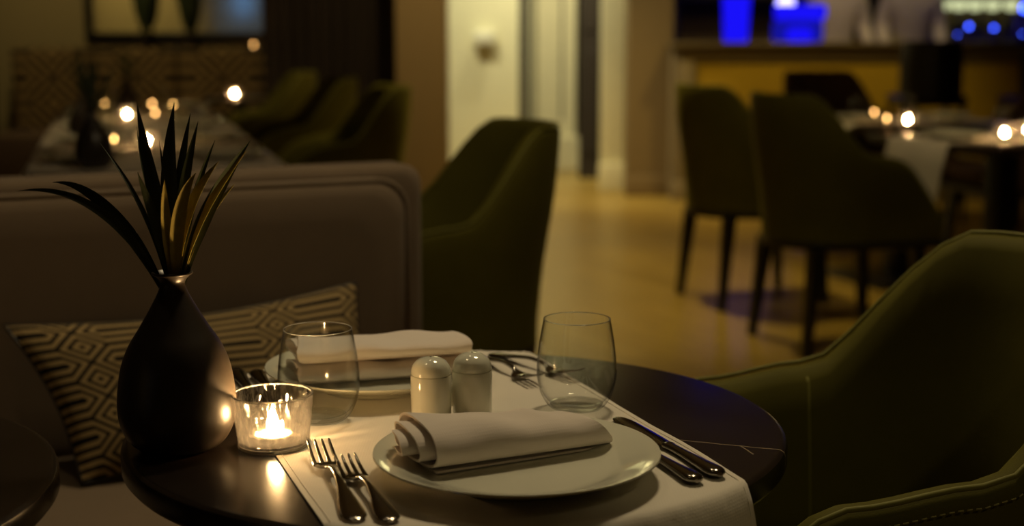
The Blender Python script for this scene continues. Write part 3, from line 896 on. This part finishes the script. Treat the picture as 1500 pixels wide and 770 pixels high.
def dense(secs, sub=4):
    P = [np.array(s, float) for s in secs]; out = []
    for i in range(len(P) - 1):
        p0 = P[max(i - 1, 0)]; p1 = P[i]; p2 = P[i + 1]; p3 = P[min(i + 2, len(P) - 1)]
        for k in range(sub):
            t = k / sub
            out.append(0.5 * ((2 * p1) + (-p0 + p2) * t + (2 * p0 - 5 * p1 + 4 * p2 - p3) * t * t + (-p0 + 3 * p1 - 3 * p2 + p3) * t ** 3))
    out.append(P[-1])
    return [(float(a), max(float(b), .0004), float(c), max(float(d), .0004)) for a, b, c, d in out]

def fork(label, end, tip, L=None, z=.7436):
    ex, ey = end; tx, ty = tip
    D = math.hypot(tx - ex, ty - ey) if L is None else L
    r = thing('fork', label, 'fork', (ex, ey, z), math.atan2(ty - ey, tx - ex))
    k = D / .205
    hs = [(0, .0035, .0022, .0014), (.004, .0085, .0026, .0020), (.014, .0112, .0032, .0024), (.035, .0095, .0050, .0024), (.065, .0055, .0085, .0024), (.095, .0032, .0110, .0024), (.125, .0030, .0095, .0024), (.136, .0045, .0066, .0020), (.144, .0098, .0046, .0016), (.151, .0125, .0040, .0013), (.158, .0128, .0042, .0012)]
    V, F = blade_grid([(s * k, w * (.6 + .4 * k), zz, t) for s, w, zz, t in dense(hs)], 14)
    h = obj('handle', V, F, M_steel, r, sharp=70); recalc(h)
    for q in range(4):
        y = (q - 1.5) * .0070
        ts = [(.154, .0026, .0041, .0012), (.165, .0021, .0050, .0012), (.180, .0019, .0072, .0012), (.195, .0016, .0105, .0011), (.203, .0012, .0130, .0009), (.2055, .0005, .0138, .0005)]
        V, F = blade_grid([(s * k, w, zz, t) for s, w, zz, t in dense(ts, 3)], 8)
        V = [(x, yy + y * (.6 + .4 * k) * (1 - .04 * (x / k - .154) / .05), zz) for x, yy, zz in V]
        recalc(obj('tine', V, F, M_steel, r, sharp=70))
    return r

def knife(label, end, tip, z=.7436, L=None):
    ex, ey = end; tx, ty = tip
    D = math.hypot(tx - ex, ty - ey) if L is None else L
    r = thing('knife', label, 'knife', (ex, ey, z), math.atan2(ty - ey, tx - ex))
    k = D / .22
    hs = [(0, .003, .0042, .002), (.004, .0078, .0044, .0038), (.014, .0100, .0046, .0043), (.035, .0084, .0044, .0040), (.065, .0064, .0042, .0036), (.085, .0058, .0040, .0034), (.098, .0062, .0038, .0034), (.102, .0072, .0038, .0036), (.106, .0060, .0036, .0028)]
    V, F = blade_grid([(s * k, w, zz, t) for s, w, zz, t in dense(hs)], 14)
    recalc(obj('handle', V, F, M_steel, r, sharp=70))
    bs = [(.104, .0060, .0034, .0018), (.112, .0088, .0030, .0013), (.15, .0098, .0028, .0011), (.19, .0098, .0027, .0010), (.208, .0086, .0026, .0008), (.217, .0055, .0025, .0006), (.220, .0015, .0025, .0004)]
    V, F = blade_grid([(s * k, w, zz, t) for s, w, zz, t in dense(bs)], 12)
    recalc(obj('blade', V, F, M_steel, r, sharp=50))
    return r
fork('larger steel fork next to the votive, tines toward the glass', (-.1277, 1.1176), (-.1851, 1.3141))
fork('smaller steel fork between the larger fork and the nearest plate', (-.099, 1.116), (-.1542, 1.2668))
knife('long steel knife lying at the right edge of the runner', (.1877, 1.2348), (.1085, 1.4345))
knife('steel knife half hidden under the right rim of the nearest plate', (.1651, 1.217), (.098, 1.386), L=.18)
fork('steel fork beyond the shakers with its handle to the far edge', (-.026, 1.728), (.074, 1.603), L=.165)
fork('small steel fork nearest the far plate, behind the right shaker', (-.044, 1.713), (.024, 1.585), L=.155)
knife('steel knife close behind the vase at the far setting', (-.3245, 1.630), (-.255, 1.440), L=.20)
knife('steel knife between the far plate and the vase side knife', (-.3010, 1.628), (-.232, 1.438), L=.19)

# ------------------------------------------------------------------ stemless glasses
def tumbler(label, x, y, z, s, full=True):
    r = thing('stemless_glass', label, 'glass', (x, y, z))
    outer = [(0, 0), (.020, .0004), (.0275, .002), (.0345, .010), (.0395, .022), (.0422, .036), (.0418, .052), (.0398, .070), (.0372, .086), (.0352, .0965)]
    inner = [(.0345, .0965), (.0364, .086), (.0390, .070), (.0409, .052), (.0412, .036), (.0384, .0225), (.0330, .0125), (.026, .0075), (.012, .0062), (0, .006)]
    pr = smooth_prof(outer, 4) + smooth_prof(inner, 4)
    MB().lathe([(max(a, 0) * s, b * s) for a, b in pr], 96).build('bowl', M_glass, r, sharp=70)
    MB().lathe([(0, .0008), (.020, .0010), (.0262, .0026), (.0285, .0058), (.024, .0066), (.012, .0058), (0, .0056)], 64).build('base', M_glass, r, sharp=60)
    ring = [(.03485 * s + .0006 * math.cos(q), .0967 * s + .0006 * math.sin(q)) for q in np.linspace(0, 2 * PI, 9)]
    MB().lathe(ring, 96).build('rim', M_rim, r)
    return r
tumbler('stemless wine glass on the runner behind the lit votive', -.2000, 1.433, .7434, 1.0)
tumbler('stemless wine glass behind the nearest plate, at the tips of the knives', .0690, 1.480, .7434, 1.01)

# ------------------------------------------------------------------ shakers
def shaker(label, x, y, n_holes):
    r = thing('shaker', label, 'shaker', (x, y, .7434))
    MB().lathe([(0, 0), (.018, 0), (.0200, .001), (.0208, .003), (.0212, .030), (.0212, .046), (.0207, .0475), (.0196, .0478), (.0196, .0488), (.0207, .0492)], 64).build('body', M_porcelain, r, sharp=50)
    dome = [(.0207, .0490), (.0203, .053), (.0185, .0582), (.015, .0622), (.010, .0650), (.005, .0661), (0, .0664)]
    MB().lathe(clean_r(smooth_prof(dome, 4)), 64).build('dome', M_porcelain, r)
    for i in range(n_holes):
        rr, a = (0, 0) if i == 0 else (.0075, 2 * PI * i / (n_holes - 1) + .4)
        zz = .0663 - (rr / .0205) ** 2 * .016 + .0003
        MB().lathe([(0, .0004), (.0009, .0004), (.0011, 0)], 10, cx=rr * math.cos(a), cy=rr * math.sin(a), z=zz).build('hole', M_hole, r)
    return r
shaker('left white porcelain shaker, warmly lit by the votive candle', -.0840, 1.4363, 6)
shaker('right white porcelain shaker in the shade of its twin', -.0420, 1.4560, 4)

# ------------------------------------------------------------------ votive and candle
def votive(label, x, y, z, group=None, s=1.0):
    r = thing('votive_glass', label, 'candle holder', (x, y, z), 0, group)
    outer = [(0, 0), (.031, 0), (.0335, .002), (.0348, .008), (.0372, .030), (.0398, .0535)]
    inner = [(.0372, .0535), (.0348, .030), (.0322, .0100), (.029, .0070), (0, .0065)]
    MB().lathe(smooth_prof(outer, 3) + smooth_prof(inner, 3), 72).build('cup', M_votive, r, sharp=60)
    ring = [(.0385 + .0014 * math.cos(q), .0537 + .0010 * math.sin(q)) for q in np.linspace(0, 2 * PI, 11)]
    MB().lathe(ring, 72).build('rim', M_rim, r)
    ring = [(.0336 + .0016 * math.cos(q), .0032 + .0018 * math.sin(q)) for q in np.linspace(0, 2 * PI, 11)]
    MB().lathe(ring, 72).build('base_ring', M_rim, r)
    return r
def candle(label, x, y, z, group=None):
    r = thing('tealight', label, 'candle', (x, y, z), 0, group)
    MB().lathe([(0, 0), (.0190, 0), (.0192, .001), (.0194, .0075), (.0190, .0075), (.0188, .0015), (0, .001)], 40).build('tin_cup', M_tin, r, sharp=50)
    MB().lathe(clean_r(smooth_prof([(.0188, .0018), (.0186, .0066), (.016, .0062), (.006, .0054), (0, .0058)], 3)), 40).build('wax', M_wax, r, sharp=60)
    MB().tube([(0, 0, .0055), (.0003, 0, .0090), (.0012, 0, .0110)], .0006, 6).build('wick', M_wick, r)
    fp = [(0, .0085), (.0038, .0108), (.0060, .0142), (.0056, .0185), (.0036, .0240), (.0014, .0285), (0, .0305)]
    MB().lathe(clean_r(smooth_prof(fp, 3)), 20).build('flame', M_flame, r)
    return r
vx, vy = -.2335, 1.347
v0 = votive('dimpled clear votive glass on the laid table holding the lit candle', vx, vy, .7402)
t0 = candle('lit tealight glowing inside the dimpled votive on the laid table', vx, vy, .7469)

# ------------------------------------------------------------------ vase and leaves
VASE = [(0, 0), (.028, 0), (.034, .0010), (.041, .0045), (.0485, .0125), (.0545, .0260), (.0567, .0420), (.0555, .0620), (.0515, .0840), (.0440, .1030),
        (.0335, .1200), (.0235, .1370), (.0155, .1520), (.0120, .1610), (.0125, .1660), (.0165, .1705), (.0192, .1722), (.0194, .1738), (.0178, .1742),
        (.0130, .1700), (.0098, .1640), (.0095, .1560), (.0140, .1480), (.03, .12), (.03, .05), (0, .03)]
def vase(label, x, y, z, group=None):
    o = MB().lathe(clean_r(smooth_prof(VASE, 4)), 72).build('bottle_vase', M_ceramic, None, sharp=70, loc=(x, y, z))
    return tag(o, label, 'vase', group)
vase('matt black teardrop vase standing beside the lit votive', -.3260, 1.3449, .7401)

def leaf_vf(P0, P1, P2, P3, w, twist, n=26):
    """one long blade leaf: cubic curve, folded along its midrib"""
    P = [Vector(p) for p in (P0, P1, P2, P3)]
    G = []
    view = Vector((0.25 + twist, -1, 0.1)).normalized()
    for i in range(n + 1):
        t = i / n; u = 1 - t
        p = P[0] * u ** 3 + P[1] * 3 * u * u * t + P[2] * 3 * u * t * t + P[3] * t ** 3
        d = (-P[0] * 3 * u * u + P[1] * (3 * u * u - 6 * u * t) + P[2] * (6 * u * t - 3 * t * t) + P[3] * 3 * t * t).normalized()
        side = d.cross(view).normalized(); nrm = side.cross(d).normalized()
        ww = w * (.30 + .70 * sstep(0, .45, t)) * (1 - max(0, (t - .45) / .55) ** 1.8)
        ww = max(ww, .00012)
        row = []
        for k in (-1, -.5, 0, .5, 1):
            row.append(p + side * ww * k + nrm * (abs(k) * ww * .45))
        for k in (1, .5, 0, -.5, -1):
            row.append(p + side * ww * k * .985 + nrm * (abs(k) * ww * .45 - .00045))
        G.append([tuple(q) for q in row])
    V, F = grid_vf(G, closed_v=True)
    c = 10
    F += [tuple(range(c))[::-1], tuple(range(n * c, n * c + c))]
    return V, F

LEAVES = [  # (tip dx, dy, height above the neck, c1 dx,h, c2 dx,h, half width, twist, pale = candlelight in the colour)
    (-.0340, .020, .1690, -.010, .050, -.026, .110, .0072, 0.2, 0),
    (-.0375, .030, .1450, -.012, .050, -.033, .100, .0032, 0.5, 0),
    (.0030, .015, .1690, -.004, .060, -.006, .115, .0080, -.1, 0),
    (.0150, .028, .1580, .000, .060, .007, .110, .0052, -.4, 0),
    (.0240, .020, .1510, .002, .060, .012, .105, .0054, .2, 0),
    (.0375, .030, .1320, .008, .050, .022, .095, .0038, .5, 0),
    (.0480, -.008, .1150, .004, .055, .026, .090, .0055, -.5, 1),
    (.0740, .018, .1330, .016, .045, .045, .095, .0075, .4, 0),
    (.0715, .008, .1240, .012, .040, .038, .080, .0048, -.8, 1),
    (-.0105, .005, .1350, -.004, .050, -.006, .100, .0020, .0, 0),
    (.0280, -.015, .1050, .002, .050, .012, .085, .0068, -.2, 1),
    (-.0020, -.014, .0980, -.004, .040, -.006, .070, .0052, .1, 1),
    (-.1420, -.010, .0870, -.030, .035, -.075, .098, .0046, .4, 0),
    (-.1160, .012, .0930, -.024, .020, -.066, .098, .0068, -.4, 0),
    (-.0700, .018, .1300, -.018, .050, -.042, .095, .0026, .7, 0),
    (-.0260, -.018, .1060, -.008, .040, -.020, .075, .0055, .4, 0),
    (.0560, .024, .0900, .012, .035, .034, .065, .0040, -.6, 1),
]
def leaf_spray(label, loc, leaves, k=1.0, rotz=0.0):
    r = thing('leaf_spray', label, 'leaves', loc, rotz)
    for (dx, dy, h, ax, ah, bx, bh, w_, tw, pale) in leaves:
        base = (dx * .04, dy * .05, -.028)
        V, F = leaf_vf(base, (ax * .8, dy * .2, ah), (bx, dy * .6, bh), (dx, dy, h), w_, tw)
        recalc(obj('leaf', [tuple(np.array(q) * k) for q in V], F, M_leaf_candlelit if pale else M_leaf_dark, r, sharp=50))
    return r
leaf_spray('spray of long pointed green leaves standing in the black teardrop vase', (-.3243, 1.3449, .9060), LEAVES)

# ------------------------------------------------------------------ banquette and cushion
bq = thing('banquette', 'grey brown upholstered banquette behind the laid table', 'bench', (-.177, 2.50, 0), math.radians(25))
LQ = -2.0
def rounded_panel(x0, x1, z0, z1, y0, y1, rad, b):
    """upright slab with rounded top corners and soft edges, front at y0"""
    pts = []
    for cx, cz, a0 in ((x1 - rad, z1 - rad, 0), (x0 + rad, z1 - rad, PI / 2)):
        pts += [(cx + rad * math.cos(a0 + q), cz + rad * math.sin(a0 + q)) for q in np.linspace(0, PI / 2, 9)]
    pts += [(x0, z0), (x1, z0)]
    cxm, czm = (x0 + x1) / 2, (z0 + z1) / 2
    def ring(y, ins):
        o = []
        for x, z in pts:
            o.append((x - math.copysign(min(ins, abs(x - cxm)), x - cxm), y, z - math.copysign(min(ins, abs(z - czm)), z - czm)))
        return o
    G = [ring(y0, b * 3), ring(y0 + b * .05, b * 1.2), ring(y0 + b * .35, b * .35), ring(y0 + b, 0), ring(y1 - b, 0), ring(y1, b)]
    V, F = grid_vf(G, closed_v=True); c = len(pts)
    F += [tuple(range(c)), tuple(range(5 * c, 6 * c))[::-1]]
    return V, F
V, F = rounded_panel(LQ, -.004, .44, .886, 0.0, .075, .055, .022)
recalc(obj('back_cushion', V, F, M_banq, bq, sharp=60))
V, F = rounded_panel(LQ - .03, .046, .06, .905, .062, .16, .035, .014)
recalc(obj('back_frame', V, F, M_banq, bq, sharp=60))
pp = [(-.006 - .0, -.0005, .45), (-.006, -.0005, .83)] + [(-.059 + .053 * math.cos(q), -.0005, .831 + .053 * math.sin(q)) for q in np.linspace(0.05, PI / 2, 10)] + [(LQ, -.0005, .884)]
MB().tube([(x, .012, z) for x, y, z in pp], .0045, 8).build('piping', M_banq_pipe, bq)
MB().box(LQ, 0.0, -.50, .06, .33, .455, .03).build('seat_cushion', M_banq, bq, sharp=60)
MB().box(LQ, 0.0, -.47, .06, .08, .33, .008).build('seat_base', M_banq, bq, sharp=40)
MB().box(LQ + .02, -.02, -.42, .10, 0, .08).build('plinth', M_black, bq, smooth=False)

def cushion(label, TL, TRr, BL, BR, puff, mat, nx=56, ny=36, edge=.006):
    TL, TRr, BL, BR = map(Vector, (TL, TRr, BL, BR))
    W = ((TRr - TL).length + (BR - BL).length) / 2; Hh = ((TL - BL).length + (TRr - BR).length) / 2
    nrm = (TRr - TL).cross(TL - BL).normalized()
    if nrm.y > 0: nrm = -nrm
    def P(u, v, s):
        # pinch the sides between the pointed corners
        pu = u + (.5 - u) * .07 * math.sin(PI * v); pv = v + (.5 - v) * .17 * math.sin(PI * u) 
        a = BL.lerp(BR, pu); b = TL.lerp(TRr, pu); p = a.lerp(b, pv)
        t = (max(0, 1 - abs(2 * u - 1) ** 2.6) ** .62) * (max(0, 1 - abs(2 * v - 1) ** 2.4) ** .62)
        wr = .004 * math.sin(9 * u + 5 * v) * t + .003 * math.sin(17 * u - 11 * v) * t
        return p + nrm * s * (puff * t + .0015 + wr)
    Gf = [[tuple(P(i / nx, j / ny, 1)) for i in range(nx + 1)] for j in range(ny + 1)]
    Gb = [[tuple(P(i / nx, j / ny, -.75)) for i in range(nx + 1)] for j in range(ny + 1)]
    V1, F1 = grid_vf(Gf); V2, F2 = grid_vf(Gb)
    uv = [((i / nx) * W, (j / ny) * Hh) for j in range(ny + 1) for i in range(nx + 1)]
    n = len(V1)
    F = F1 + [tuple(k + n for k in f[::-1]) for f in F2]
    c = nx + 1
    per = list(range(0, c)) + [j * c + nx for j in range(1, ny + 1)] + [ny * c + i for i in range(nx - 1, -1, -1)] + [j * c for j in range(ny - 1, 0, -1)]
    for a, b in zip(per, per[1:] + per[:1]): F.append((a, b, b + n, a + n))
    o = obj('cushion', V1 + V2, F, mat, None, sharp=75, uv=uv + uv); recalc(o)
    seam = [V1[k] for k in per] + [V1[per[0]]]
    MB().tube([tuple(Vector(q) - nrm * .001) for q in seam], .0022, 6).build('piping', M_black, o)
    return tag(o, label, 'cushion')
cushion('long cushion in black and ochre lattice weave leaning on the banquette', (-.790, 2.170, .690), (-.268, 2.405, .716), (-.655, 2.085, .462), (-.20, 2.30, .462), .055, M_lattice)

# ------------------------------------------------------------------ far dining tables
M_far_top = simple('dark_table_wood', (0.035, 0.024, 0.016), 0.3)
def square_table(label, x, y, rz, s, group):
    r = thing('dining_table', label, 'table', (x, y, 0), rz, group)
    MB().box(-s, s, -s, s, .71, .74, .006).build('tabletop', M_far_top, r, sharp=40)
    MB().box(-.045, .045, -.045, .045, .03, .71, .004).build('pedestal', M_black, r, sharp=40)
    MB().box(-.24, .24, -.24, .24, 0, .03, .006).build('foot', M_black, r, sharp=40)
    return r

def far_runner(label, x, y, rz, half_w, half_l, drop0, drop1, group=None):
    """cloth strip laid across a table along local x with hanging ends"""
    prof = []
    if drop0: prof += [(-half_l - .012 - .05 * k, .742 - drop0 * k) for k in (1, .66, .33)] + [(-half_l - .010, .735)]
    prof += [(-half_l, .743)] + [(q, .7425) for q in np.linspace(-half_l * .8, half_l * .8, 8)] + [(half_l, .743)]
    if drop1: prof += [(half_l + .010, .735)] + [(half_l + .012 + .05 * k, .742 - drop1 * k) for k in (.33, .66, 1)]
    G = []
    for px, pz in prof:
        G.append([(px + (.010 * math.sin(j * 1.1) * (.74 - pz) * 4 if pz < .73 else 0), -half_w + 2 * half_w * j / 14, pz + .0008 * math.sin(j * .9 + px * 14)) for j in range(15)])
    B = [[(a, b, c - .0016 if abs(a) <= half_l else c) for a, b, c in row] for row in G]
    B = [[(a - math.copysign(.002, a) if abs(a) > half_l else a, b, c) for a, b, c in row] for row in B]
    V1, F1 = grid_vf(G); V2, F2 = grid_vf(B)
    o = MB().add(V1, F1).add(V2, [f[::-1] for f in F2]).build('table_runner', M_cloth, None, sharp=60, loc=(x, y, 0), rotz=rz)
    return tag(o, label, 'tablecloth', group)

# right hand pair
square_table('dark square dining table under the hanging white runner on the right', 1.88, 5.44, A_R, .37, None)
square_table('dark square dining table farther right, nearer the bar', 1.80, 6.55, A_R, .37, None)
far_runner('white runner hanging down the side of the right dining table', 1.88, 5.44, A_R, .19, .374, .27, .2)
far_runner('white runner on the farther right dining table', 1.80, 6.55, A_R, .20, .374, .03, .2)

# left row
rowdir = Vector((-.27, .963, 0)).normalized()
LR = math.radians(15.7)
rows = [(-1.12 - .219 * k, 4.47 + .78 * k) for k in range(5)]
nmz = ['nearest', 'second', 'third', 'farthest']
for i, (x, y) in enumerate(rows):
    square_table(f'dark square table {["just behind the banquette","second from the banquette","third from the banquette","fourth from the banquette", "last, under the bench pattern,"][i]} in the left row', x, y, LR, .37, 'tables in the left dining row')
    far_runner(f'white runner on the {["nearest","second","third","fourth","fifth"][i]} table of the left row', x, y, LR, .33, .374, .24 if i == 0 else .10, .08, 'runners of the left dining row')
    if i < 3:
        pass
# small table that carries the brightest far candle
rt = thing('side_table', 'small round side table with one bright candle at the back left', 'table', (-1.62, 8.50, 0))
MB().lathe([(0, .73), (.21, .73), (.215, .735), (.215, .752), (.21, .757), (0, .757)], 40).build('tabletop', M_far_top, rt, sharp=40)
MB().lathe([(0, 0), (.16, 0), (.16, .012), (.03, .03), (.025, .73), (0, .73)], 24).build('pedestal', M_black, rt, sharp=40)

# far place settings: plates, glasses, candles
def far_plate(x, y, label, group):
    o = bpy.data.objects['dinner_plate'].copy(); COL.objects.link(o)
    o.location = (x, y, .7445); o['label'] = label; o['group'] = group
    return o
gl0 = bpy.data.objects['stemless_glass']
G_L = 'glasses on the left dining row'; G_R = 'glasses on the right dining tables'
def rel(x, y, rz, dx, dy): return (x + dx * math.cos(rz) - dy * math.sin(rz), y + dx * math.sin(rz) + dy * math.cos(rz))
for i, (x, y) in enumerate(rows):
    nm = ['nearest', 'second', 'third', 'fourth', 'fifth'][i]
    for sd, q in (('left', -1), ('right', 1)):
        px, py = rel(x, y, LR, q * .22, 0.0)
        far_plate(px, py, f'white plate at the {sd} place of the {nm} left row table', 'plates on the left dining row')
        gx, gy = rel(x, y, LR, q * .14, .17)
        dup(gl0, (gx, gy, .7445), 0, f'stemless glass at the {sd} place of the {nm} left row table', G_L)
for (x, y, nm) in ((1.88, 5.44, 'hanging runner'), (1.80, 6.55, 'farther right')):
    for sd, q in (('left', -1), ('right', 1)):
        px, py = rel(x, y, A_R, q * .22, 0.0)
        far_plate(px, py, f'white plate at the {sd} place of the {nm} table', 'plates on the right dining tables')
        gx, gy = rel(x, y, A_R, q * .13, .18)
        dup(gl0, (gx, gy, .7445), 0, f'stemless glass at the {sd} place of the {nm} table', G_R)

CAND = [(-1.275, 4.97, 'left row candle on the second table, half behind a leaf'),
        (-1.77, 6.57, 'left row candle on the fourth table, behind a leaf tip'),
        (-1.64, 8.46, 'bright candle on the round side table at the back left'),
        (1.71, 6.16, 'bright candle on the farther right dining table'),
        (1.85, 5.35, 'candle on the right table with the hanging runner'),
        (1.99, 5.50, 'candle cut by the right edge of the frame')]
M_ember = emit('low_flame_and_glint', (1.0, 0.50, 0.15), 9)  # ledge candle's flame, also the added glints on the tables
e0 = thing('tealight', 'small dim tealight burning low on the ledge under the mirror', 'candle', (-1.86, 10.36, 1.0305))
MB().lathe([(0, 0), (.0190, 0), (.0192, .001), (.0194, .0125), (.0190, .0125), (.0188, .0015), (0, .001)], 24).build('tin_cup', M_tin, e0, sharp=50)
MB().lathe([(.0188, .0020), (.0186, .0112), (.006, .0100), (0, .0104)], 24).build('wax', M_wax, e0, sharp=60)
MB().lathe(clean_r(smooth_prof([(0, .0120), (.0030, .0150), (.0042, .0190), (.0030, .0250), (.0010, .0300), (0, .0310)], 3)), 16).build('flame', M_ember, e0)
for x, y, lb in ((-2.16, 7.58, 'added tealight for a glass glint at the left end of the fifth left row table'),
                 (-1.92, 7.62, 'added tealight for a glass glint in the middle of the fifth left row table'),
                 (-1.69, 6.76, 'added tealight for a glass glint right of the candle on the fourth left row table'),
                 (-1.78, 7.50, 'added tealight for a glass glint at the right end of the fifth left row table'),
                 (-1.42, 5.08, 'added tealight for a glass glint at the left of the second left row table'),
                 (1.72, 6.78, 'added tealight for a glass glint at the far edge of the farther right table'),
                 (1.66, 6.32, 'added tealight for a glass glint just left of the bright candle on the right')):
    dup(e0, (x, y, .7445), 0, lb, 'added glints on the other tables')  # added glows standing in for candle reflections in the glasses
for k, (x, y, lb) in enumerate(CAND):
    z = .7575 if k == 2 else .7442
    dup(v0, (x, y, z), 0, lb.replace('bright candle', 'clear votive glass').replace('candle', 'votive glass') + ' holding its flame', 'votive glasses on the other tables')
    dup(t0, (x, y, z + .0067), 0, lb + ', lit', 'tealights on the other tables')

# vases with leaves on the left tables
vm = bpy.data.objects['bottle_vase']
for x, y, k, lb, l2 in ((-1.235, 4.20, 1.0, 'black teardrop vase on the nearest table of the left row', 'dark leaves in the vase on the nearest left row table'),
                        (-1.60, 5.33, 1.0, 'black teardrop vase on the second table of the left row', 'dark leaves in the vase on the second left row table'),
                        (-1.86, 6.92, 1.0, 'black teardrop vase on the fourth table of the left row', 'dark leaves in the vase on the fourth left row table')):
    c = vm.copy(); COL.objects.link(c); c.location = (x, y, .7445); c['label'] = lb; c['group'] = 'vases on the left dining row'
    leaf_spray(l2, (x + .002, y, .7445 + .166), [LEAVES[i] for i in (0, 2, 4, 7, 14)], 1.0, 0.4)['group'] = 'leaves on the left dining row'

# patterned bench along the alcove wall
pb = thing('patterned_bench', 'long bench with large lattice patterned backrest under the mirror', 'bench', (-3.55, 9.75, 0))
MB().box(0, 2.35, -.15, .45, .12, .46, .03).build('seat', M_brown_velvet, pb, sharp=60)
MB().box(0.02, 2.33, -.1, .42, 0, .12).build('plinth', M_black, pb, smooth=False)
for k in range(4):
    x0 = k * .5875 + .005; x1 = x0 + .578
    V, F = rounded_panel(x0, x1, .44, 1.03, .40, .52, .03, .02)
    uv = [(p[0], p[2] - .10) for p in V]
    o = obj('back_panel', V, F, M_lattice_big, pb, sharp=60, uv=uv); recalc(o)

# mirror in a dark frame with a plant on each side of its foot
mr = thing('wall_mirror', 'wide mirror in a dark frame above the patterned bench', 'mirror', (-2.42, 10.5, 1.08))
MB().box(-.62, .62, -.025, 0, 0.05, 1.45).build('mirror_glass', M_mirror, mr, smooth=False)
for b_ in ((-.68, .68, -.05, 0, 0, .06), (-.68, .68, -.05, 0, 1.44, 1.5), (-.68, -.62, -.05, 0, .06, 1.44), (.62, .68, -.05, 0, .06, 1.44)):
    MB().box(*b_, b=.006).build('frame_bar', M_black, mr, sharp=40)
def potted(label, x, y, z):
    r = thing('potted_plant', label, 'plant', (x, y, z))
    MB().lathe([(0, 0), (.045, 0), (.062, .10), (.058, .10), (.05, .09), (0, .09)], 24).build('pot', M_ceramic, r, sharp=40)
    rnd = random.Random(int(-x * 100))
    for i in range(13):
        a = rnd.uniform(0, 2 * PI); L_ = rnd.uniform(.02, .10); h = rnd.uniform(.25, .5)
        V, F = leaf_vf((0, 0, .08), (L_ * .2 * math.cos(a), L_ * .2 * math.sin(a), .08 + h * .4), (L_ * .7 * math.cos(a), L_ * .7 * math.sin(a), .08 + h * .75), (L_ * math.cos(a), L_ * math.sin(a), .08 + h), .032, rnd.uniform(-.5, .5), 12)
        recalc(obj('leaf', V, F, M_leaf_dark, r))
    return r
ledge = struct(MB().box(-3.55, -1.2, 10.28, 10.5, .99, 1.03, .004).build('trim_3', M_black, None, sharp=40))
potted('green leafy plant left of the mirror centre on the bench ledge', -2.66, 10.39, 1.03)
potted('green leafy plant right of the mirror centre on the bench ledge', -2.34, 10.39, 1.03)

# window on the wall behind the camera that the mirror reflects
wd = struct(MB().box(-4.95, -4.05, -3.2, -3.17, 1.0, 2.3).build('window_1', M_pane, None, smooth=False))
for b_ in ((-5.0, -4.0, -3.2, -3.14, .94, 1.0), (-5.0, -4.0, -3.2, -3.14, 2.3, 2.36), (-5.0, -4.95, -3.2, -3.14, 1.0, 2.3), (-4.05, -4.0, -3.2, -3.14, 1.0, 2.3)):
    MB().box(*b_).build('window_frame', M_black, wd, smooth=False)
MB().box(-4.62, -4.35, -3.17, -3.155, 1.42, 2.1).build('window_pane', M_pane_sky, wd, smooth=False)
